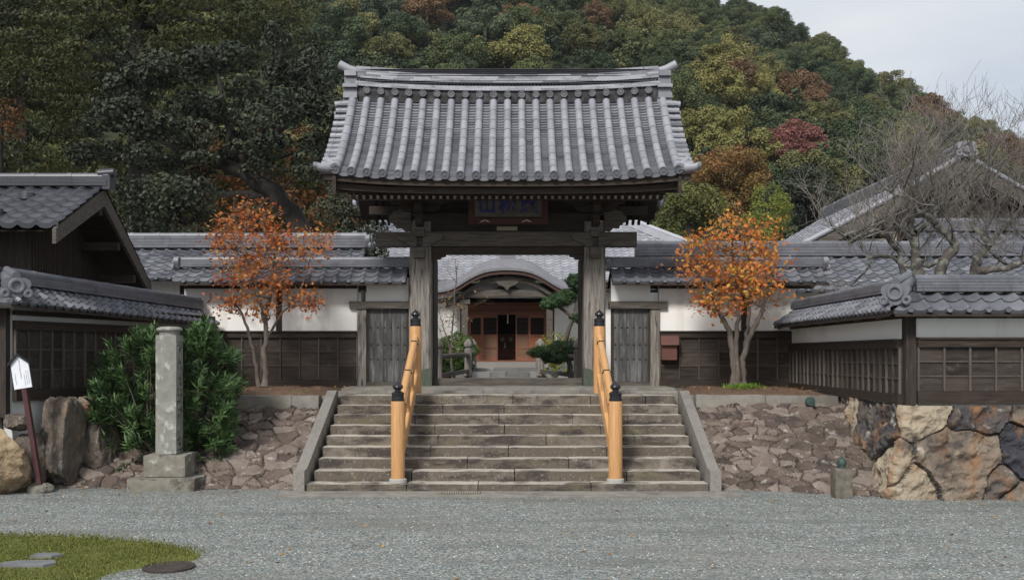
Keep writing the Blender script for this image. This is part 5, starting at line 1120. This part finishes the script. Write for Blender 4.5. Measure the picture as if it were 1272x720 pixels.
bare_tree('gnarled leafless tree with grey lichened limbs behind the right wall', 17.2, [
    (Z3((600, 900), (600, 625), (590, 560), (592, 490), (568, 440), (580, 395), (560, 340), (540, 290)), .115, .02, .2), (Z3((545, 640), (530, 540), (480, 490), (440, 465), (390, 490), (345, 518), (318, 485)), .055, .012, -.5),
    (Z3((680, 900), (690, 625), (702, 570), (742, 532), (720, 490), (680, 460), (650, 425), (600, 390), (560, 350), (490, 310), (440, 275)), .105, .012, -.4), (Z3((692, 570), (640, 602), (560, 600), (480, 560), (425, 570), (412, 610)), .05, .02, .5),
    (Z3((655, 430), (682, 380), (730, 340), (790, 282), (835, 235)), .045, .018, .4), (Z3((592, 480), (640, 440), (660, 380), (640, 310), (650, 240)), .04, .016, .6)], 41, 8)
bare_tree('second gnarled leafless tree leaning over the wall at the right edge', 17.7, [
    (Z3((800, 900), (812, 625), (822, 570), (870, 522), (910, 472), (962, 420), (992, 365)), .10, .018, .2), (Z3((815, 622), (880, 612), (960, 600), (1010, 565), (1080, 560)), .08, .04, -.3),
    (Z3((868, 524), (835, 480), (800, 450), (805, 380), (850, 330)), .045, .016, .5), (Z3((990, 590), (1030, 500), (1020, 420), (1060, 330)), .045, .02, .3)], 57, 7)
# garden seen through the gate
M['azalea'] = leafmat('azalea_leaf', (.02, .045, .01), (.09, .14, .025), .15); M['pine'] = leafmat('pine_needle', (.018, .045, .018), (.07, .125, .045), .1); M['yel'] = leafmat('yellow_green_leaf', (.14, .16, .02), (.38, .38, .06), .3)
M['brownl'] = leafmat('dry_brown_leaf', (.20, .11, .05), (.38, .25, .12), .25)
g = G(); rng = np.random.RandomState(8); lobes_leaves(g, [(PX(568, 436, 31), (.62, .6, .55)), (PX(548, 440, 31), (.5, .5, .5)), (PX(566, 456, 31), (.5, .5, .4)), (PX(545, 460, 31), (.4, .4, .35))], 4200, .066, rng, up=.6, shell=(.9, 1.04), jit=.4)
solo('azalea_shrub', g, M['azalea'], 'rounded dense green azalea left of the courtyard path', 'bush', sharp=None)
cl = [PX(565 + rng.normal(0, 14), 385 + rng.normal(0, 22), 28 + rng.normal(0, .4)) for _ in range(26)]
small_tree('sapling', 'thin young tree with dry brown leaves seen through the gate', tuple(PX(562, 470, 28)), [([PX(562, 472, 28), PX(561, 430, 28), PX(563, 390, 28), PX(568, 330, 28)], .035), ([PX(561, 440, 28), PX(550, 405, 28), PX(545, 380, 28)], .02)], cl, M['brownl'], .075, 7, rng, spread=.16)
g = thing('clipped_pine', 'clipped garden pine with cloud shaped pads right of the courtyard path', 'tree', (1.75, 27, 1.36)); gw = G(); gl_ = G()
for a, b, r in (((712, 475), (700, 430), .09), ((700, 430), (712, 395), .07), ((712, 395), (690, 378), .05), ((712, 395), (718, 355), .05), ((702, 435), (670, 438), .04), ((708, 420), (722, 430), .04)): limb(gw, PX(*a, 27), PX(*b, 27), r, r * .7, rng, 7, .1)
lob = [(PX(x, y, 27 + o), (rx, .35, rz)) for x, y, o, rx, rz in ((694, 373, 0, .42, .17), (708, 366, .2, .3, .16), (682, 378, -.1, .24, .13), (717, 350, 0, .3, .22), (722, 395, .1, .3, .14), (672, 437, -.2, .36, .15), (700, 432, 0, .42, .2), (720, 440, .2, .36, .22), (690, 445, -.2, .36, .14))]
lobes_leaves(gl_, lob, 2600, .085, rng, asp=.22, up=.5, jit=.8); part('trunk', gw, M['bark'], g, 60); part('needle_pads', gl_, M['pine'], g, None)
g = G(); lobes_leaves(g, [(PX(x, y, 30.5 + rng.uniform(-.4, .4)), (.35, .35, .35)) for x, y in ((690, 440), (700, 452), (682, 455), (692, 425), (705, 430), (678, 432))], 160, .09, rng); solo('yellow_shrub', g, M['yel'], 'loose yellow green shrub behind the clipped pine', 'bush', sharp=None)
# trees beyond the buildings at left
M['oak'] = leafmat('dark_evergreen_leaf', (.010, .017, .010), (.070, .078, .048), .1); M['fir'] = leafmat('yellow_dark_needle', (.014, .020, .007), (.085, .09, .026), .1); M['dkred'] = leafmat('dull_russet_leaf', (.05, .03, .012), (.20, .085, .03), .2)
M['olive'] = leafmat('olive_leaf', (.05, .06, .02), (.17, .17, .05), .15); M['lime'] = leafmat('lime_leaf', (.10, .125, .022), (.25, .27, .06), .3); M['orng'] = leafmat('burnt_orange_leaf', (.085, .075, .025), (.24, .15, .05), .2, third=(.26, .11, .05))
def big_tree(name, label, Y0, lobs, mt, size, per, trunk, sd, bark='barkd', up=.3, asp=.6, dy=1.5, grp=None, jit=.6):
    rn = np.random.RandomState(sd); bx0 = PX(*trunk[0], Y0); t = thing(name, label, 'tree', (bx0[0], Y0, 1.3)); gw = G(); gl_ = G(); k = Y0 / F
    P = [PX(*p, Y0) for p in trunk]; P[0][2] = 1.2; n = len(P); rr = np.linspace(size[1], size[1] * .45, n)
    Q = []
    for i in range(n - 1):
        for q in range(5): Q.append(P[i] + (P[i + 1] - P[i]) * q / 5 + rn.normal(0, size[1] * .12, 3))
    Q.append(P[-1]); gw.tube(Q, np.linspace(size[1], size[1] * .4, len(Q)), 9, .5)
    L_ = []
    for (x, y, rx, ry) in lobs:
        c = PX(x, y, Y0 + rn.uniform(-dy, dy)); L_.append((c, (rx * k, max(rx, ry) * k * .9, ry * k)))
        
        if len(L_) % 9 == 1: j = Q[rn.randint(len(Q) // 2, len(Q))]; limb(gw, j, c, size[1] * .3, size[1] * .08, rn, 8, .12, 6, -.05)
    for c, r in L_:
        n_ = int(per * r[0] * r[2]); lobes_leaves(gl_, [(c, r)], max(n_, 60), size[0], rn, asp=asp, up=up, jit=jit)
    part('trunk', gw, M[bark], t, 60); part('crown', gl_, M[mt], t, None); return t
rn = np.random.RandomState(3); lo = []
for (x, y, rx, ry) in ((150, 110, 45, 30), (210, 95, 50, 28), (270, 85, 48, 30), (330, 75, 45, 32), (385, 85, 40, 34), (410, 130, 34, 34), (130, 150, 42, 34), (190, 150, 50, 36), (250, 140, 50, 34), (310, 130, 48, 34), (365, 135, 42, 34), (115, 190, 34, 24), (170, 195, 44, 26), (395, 175, 38, 24), (340, 175, 40, 22), (285, 178, 36, 20), (405, 215, 26, 20), (230, 185, 36, 18), (335, 45, 24, 18), (160, 82, 24, 16), (260, 205, 34, 16), (320, 210, 30, 12), (220, 215, 30, 14), (370, 205, 28, 16)): 
    for q in range(4): lo.append((x + rn.normal(0, rx * .38), y + rn.normal(0, ry * .38), rx * rn.uniform(.42, .62), ry * rn.uniform(.40, .62)))
big_tree('evergreen_oak', 'broad dark evergreen oak with heavy spreading limbs left behind the gate', 32, lo, 'oak', (.15, .42), 1500, [(395, 330), (372, 280), (345, 240), (300, 215), (240, 190)], 12, dy=2.2)
lo = [(x + rn.normal(0, 6), y + rn.normal(0, 4), rn.uniform(22, 42), rn.uniform(5, 10)) for x in range(-20, 380, 24) for y in range(-30, 150 - max(0, int((x - 150) * .45)), 19)]
big_tree('cedar_tree', 'towering cedar with flat yellow dark sprays at the upper left', 40, lo, 'fir', (.2, .5), 1100, [(175, 330), (172, 150), (170, 40), (168, -60)], 13, dy=3, asp=.3)
lo = [(x + rn.normal(0, 6), y + rn.normal(0, 6), rn.uniform(16, 30), rn.uniform(8, 14)) for x in range(-30, 110, 22) for y in range(60, 215, 22)]
big_tree('cedar_tree', 'shorter shadowy cedar with drooping sprays behind the left storehouse', 36, lo, 'fir', (.17, .3), 900, [(30, 330), (30, 200), (28, 90)], 14, dy=1.5, asp=.35)
lo = [(x + rn.normal(0, 8), y + rn.normal(0, 8), rn.uniform(12, 26), rn.uniform(10, 18)) for x, y in [(0, 125), (10, 160), (-10, 100), (25, 140), (-10, 190), (5, 175)]]
big_tree('maple_tree', 'dull orange maple at the left edge above the storehouse roof', 33, lo, 'dkred', (.12, .12), 800, [(-5, 300), (0, 200), (5, 140)], 15, dy=.5)
lo = [(x + rn.normal(0, 7), y + rn.normal(0, 7), rn.uniform(16, 28), rn.uniform(12, 20)) for x in range(170, 270, 20) for y in range(235, 300, 18)]
big_tree('evergreen_shrub', 'dusky green broadleaf shrub between the storehouse and the oak', 29, lo, 'oak', (.12, .12), 1200, [(215, 330), (215, 280), (218, 250)], 16, dy=.8)
lo = [(x + rn.normal(0, 9), y + rn.normal(0, 9), rn.uniform(14, 26), rn.uniform(9, 16)) for x in range(240, 440, 24) for y in range(185, 285, 24)]
big_tree('russet_tree', 'dull russet and olive undergrowth tree beneath the oak limbs', 42, lo, 'dkred', (.16, .2), 600, [(330, 330), (330, 260), (335, 215)], 17, dy=1.5)
lo = [(x + rn.normal(0, 9), y + rn.normal(0, 9), rn.uniform(18, 28), rn.uniform(14, 22)) for x in range(60, 460, 30) for y in range(190, 300, 26)]
big_tree('evergreen_tree', 'deep green understorey tree filling the gap behind the oak', 47, lo, 'olive', (.2, .25), 700, [(300, 330), (300, 260), (290, 225)], 18, dy=2)
lo = [(x, y, rn.uniform(10, 18), rn.uniform(10, 18)) for x, y in ((425, 258), (440, 275), (452, 292), (430, 285), (462, 305), (448, 262), (468, 285), (470, 315), (455, 325), (418, 240), (405, 262))]
big_tree('evergreen_shrub', 'leafy grey green shrub tucked under the left gable of the gate', 27.2, lo, 'oak', (.09, .07), 3200, [(455, 345), (450, 310), (445, 280)], 19, dy=.4)
# nearer trees on the right, below the hill
def rnd_lobes(x0, x1, y0, y1, n, r, sd):
    q = np.random.RandomState(sd); cx, cy = (x0 + x1) / 2, (y0 + y1) / 2; out_ = []
    for _ in range(n): th = q.uniform(0, 6.28); rr = q.rand() ** .5 * .8; out_.append((cx + (x1 - x0) / 2 * rr * math.cos(th), cy + (y1 - y0) / 2 * rr * math.sin(th), r * q.uniform(.7, 1.3), r * q.uniform(.55, .95)))
    return out_
big_tree('lime_tree', 'bright yellow green young tree above the right wall roof', 52, rnd_lobes(920, 985, 228, 300, 26, 12, 1), 'lime', (.12, .12), 1000, [(952, 330), (952, 280), (952, 240)], 31, up=.6, jit=.9, dy=1.5)
big_tree('orange_tree', 'large rounded burnt orange and olive tree right of the gate roof', 85, rnd_lobes(845, 970, 178, 275, 80, 13, 2), 'orng', (.2, .4), 560, [(905, 330), (905, 270), (905, 210)], 32, dy=3)
big_tree('olive_tree', 'dense olive green tree just under the right gate eave', 60, rnd_lobes(812, 905, 225, 320, 44, 16, 3), 'olive', (.17, .3), 560, [(858, 340), (858, 290), (856, 250)], 33, dy=2)
big_tree('evergreen_tree', 'dark green tree between the lime tree and the hall roof', 75, rnd_lobes(955, 1045, 205, 290, 40, 18, 4), 'oak', (.22, .3), 360, [(1000, 330), (1000, 280), (1000, 230)], 34, dy=2)

# ------------------------------------------------------------------ the wooded hill: individual crowns
HC = {'deep': ('hill_deep_green', (.030, .050, .024), (.100, .132, .058)), 'mid': ('hill_mid_green', (.055, .076, .030), (.155, .178, .066)), 'olive': ('hill_olive', (.085, .088, .034), (.22, .21, .080)),
      'yellow': ('hill_yellow_green', (.125, .125, .036), (.29, .265, .09)), 'rust': ('hill_rust', (.12, .07, .038), (.26, .165, .085)), 'red': ('hill_crimson', (.17, .06, .055), (.33, .15, .12)), 'pale': ('hill_grey_green', (.055, .078, .05), (.145, .18, .105))}
HM = {k: leafmat(v[0], v[1], v[2], .1, objvar=.45) for k, v in HC.items()}
HL = {'deep': 'deep green rounded evergreen crown', 'mid': 'mid green rounded broadleaf crown', 'olive': 'olive green autumn crown', 'yellow': 'yellowing green crown', 'rust': 'rusty brown orange crown', 'red': 'dull crimson maple crown', 'pale': 'pale grey green crown'}
def hill_mesh(sd, per=420, nl0=44, sz=.046):
    rn = np.random.RandomState(sd); g = G(); nl = rn.randint(nl0, nl0 + 12); L_ = [((0, 0, .05), (.66, .66, .5))]
    sq = rn.uniform(.7, 1.0); ax_ = rn.uniform(0, 6.28)
    for i in range(nl):
        th = rn.uniform(0, 6.28); el = math.asin(rn.uniform(-.2, 1)); r = rn.uniform(.55, .88); rr = rn.uniform(.11, .23)
        L_.append(((r * math.cos(th) * math.cos(el), r * sq * math.sin(th) * math.cos(el), .06 + r * math.sin(el) * rn.uniform(.75, 1.05)), (rr, rr, rr * rn.uniform(.65, .95))))
    lobes_leaves(g, L_, per, sz, rn, asp=.7, jit=.6, up=.7, shell=(.7, 1.15), tl=.45)
    g.tube([(0, 0, -1.2), (.03, 0, -.3), (0, .02, .3)], [.07, .055, .03], 6, 0); return g
HMS = [mesh_of('hill_tree_crown', hill_mesh(100 + i), (0, 0, 0), None) for i in range(8)]
for m_ in HMS: m_.materials.append(HM['mid'])
rn = np.random.RandomState(77); cand = []; sp_ = 11.0
yy = 95.
while yy < 350:
    xx_ = -210 + rn.uniform(0, sp_)
    while xx_ < 215:
        x = xx_ + rn.normal(0, 2.2); y = yy + rn.normal(0, 2.2); z = float(hillz(np.array(x), np.array(y))); px = 636 + F * x / y; py = HY - F * (z + 3 - EYE) / y
        if -40 < px < 1310 and -55 < py < 330: cand.append((x, y, z, px, py))
        xx_ += sp_
    yy += sp_ * .86
def visible(c):
    x, y, z, px, py = c
    if 455 < px < 805 and 108 < py < 330: return False
    if px < 440 and py > 75: return False
    if px < 300 and py > 20: return False
    if py > 300: return False
    if px > 1020 and py > 285: return False
    return True
cand = [c for c in cand if visible(c)]
cand.sort(key=lambda c: c[1]); cand = cand[:300]
SPOTS = [(905, 160, 34, 'yellow'), (875, 110, 30, 'yellow'), (560, 25, 22, 'olive'), (1000, 135, 20, 'rust'), (975, 140, 26, 'rust'), (985, 155, 26, 'red'), (930, 165, 26, 'red'), (945, 185, 22, 'red'), (905, 165, 18, 'red'), (915, 105, 22, 'rust'), (470, 15, 28, 'pale'), (600, 20, 30, 'pale'), (655, 70, 16, 'yellow'), (550, 75, 12, 'yellow'), (590, 60, 14, 'olive'), (500, 60, 16, 'rust'), (840, 50, 20, 'olive'), (960, 115, 18, 'yellow'), (920, 30, 16, 'mid'), (1040, 210, 20, 'rust'), (530, 5, 20, 'rust'), (740, 10, 16, 'rust'), (860, 95, 26, 'olive'), (1245, 200, 20, 'rust'), (1140, 150, 18, 'rust')]
def region(px, py):
    a = 'above the gate roof' if 430 < px < 840 else 'above the cedar at upper left' if px <= 430 else 'beside the gate roof' if px < 930 else 'on the mid slope' if px < 1060 else 'above the great gabled hall'
    return a
first = {}; nh = 0
for c in sorted(cand, key=lambda c: c[1]):
    x, y, z, px, py = c; kind = None
    for (sx_2, sy_2, rad, kd) in SPOTS:
        if (px - sx_2) ** 2 + (py - sy_2) ** 2 < rad * rad: kind = kd
    if kind is None:
        kind = rn.choice(['deep', 'mid', 'olive', 'yellow', 'rust', 'pale'], p=[.34, .36, .19, .03, .02, .06])
        if px > 1080 and py < 230 and rn.rand() < .3: kind = 'olive'
    crest = y > 305; wh = 'along the hill crest against the sky' if crest and px > 900 else region(px, py)
    lb = HL[kind] + ' on the hill ' + wh if not wh.startswith('along') else HL[kind] + ' ' + wh
    me = HMS[rn.randint(len(HMS))]; s = rn.uniform(4.2, 7.2) * (.9 if crest else 1)
    o = bpy.data.objects.new('hill_tree', me); COL.objects.link(o); o.location = (x, y, z + s * .30); o.scale = (s * rn.uniform(.9, 1.15), s * rn.uniform(.9, 1.15), s * rn.uniform(.8, 1.1)); o.rotation_euler = (0, 0, rn.uniform(0, 6.28))
    o.material_slots[0].link = 'OBJECT'; o.material_slots[0].material = HM[kind]; o['label'] = lb; o['category'] = 'tree'; o['group'] = lb.replace('crown', 'crowns'); nh += 1
# low thicket between the single trees: nobody could count it
FM = [hill_mesh(300 + i, 62, 18, .105) for i in range(4)]; rn = np.random.RandomState(5); g = G()
for _ in range(2000):
    y = rn.uniform(90, 350); x = rn.uniform(-.62, .62) * y; z = float(hillz(np.array(x), np.array(y))); px = 636 + F * x / y; py = HY - F * (z + 3 - EYE) / y
    if not (-60 < px < 1330 and -60 < py < 345) or (470 < px < 790 and py > 120): continue
    f = FM[rn.randint(4)]; sc = rn.uniform(2.6, 5.4); a = rn.uniform(0, 6.28); v = f.verts() * sc; v = np.c_[v[:, 0] * math.cos(a) - v[:, 1] * math.sin(a), v[:, 0] * math.sin(a) + v[:, 1] * math.cos(a), v[:, 2]] + (x, y, z)
    dt = rn.choice([-.3, -.1, .05, .2, .45], p=[.25, .3, .2, .15, .1])
    for fa, ta in zip(f.f, f.t):
        if fa.shape[1] == 4 and len(fa) > 30: g.f.append(fa + g.n); g.t.append(np.clip(ta * .6 + dt, 0, 1))
    g.v.append(v); g.n += len(v)
M['thick'] = leafmat('hill_thicket_leaf', (.03, .045, .022), (.095, .12, .048), .1, third=(.22, .19, .07))
solo('hillside_thicket', g, M['thick'], 'low mixed thicket covering the hill between the trees', 'thicket', kind='stuff', sharp=None)

# ------------------------------------------------------------------ thin air over the valley
g = G(); g.bx(-470, 470, -30, 620, -1.5, 175); hz = solo('haze', g, M['hill'], kind='stuff', sharp=None, loc=(0, 0, 0)); hz['label'] = 'thin pale haze in front of the wooded hill'
hm = bpy.data.materials.new('haze_air'); hm.use_nodes = True; hm.node_tree.nodes.clear(); ho = hm.node_tree.nodes.new('ShaderNodeOutputMaterial'); hv = hm.node_tree.nodes.new('ShaderNodeVolumePrincipled')
hv.inputs['Density'].default_value = .00011; hv.inputs['Color'].default_value = (.85, .92, 1, 1); hm.node_tree.links.new(hv.outputs[0], ho.inputs['Volume']); hz.data.materials[0] = hm
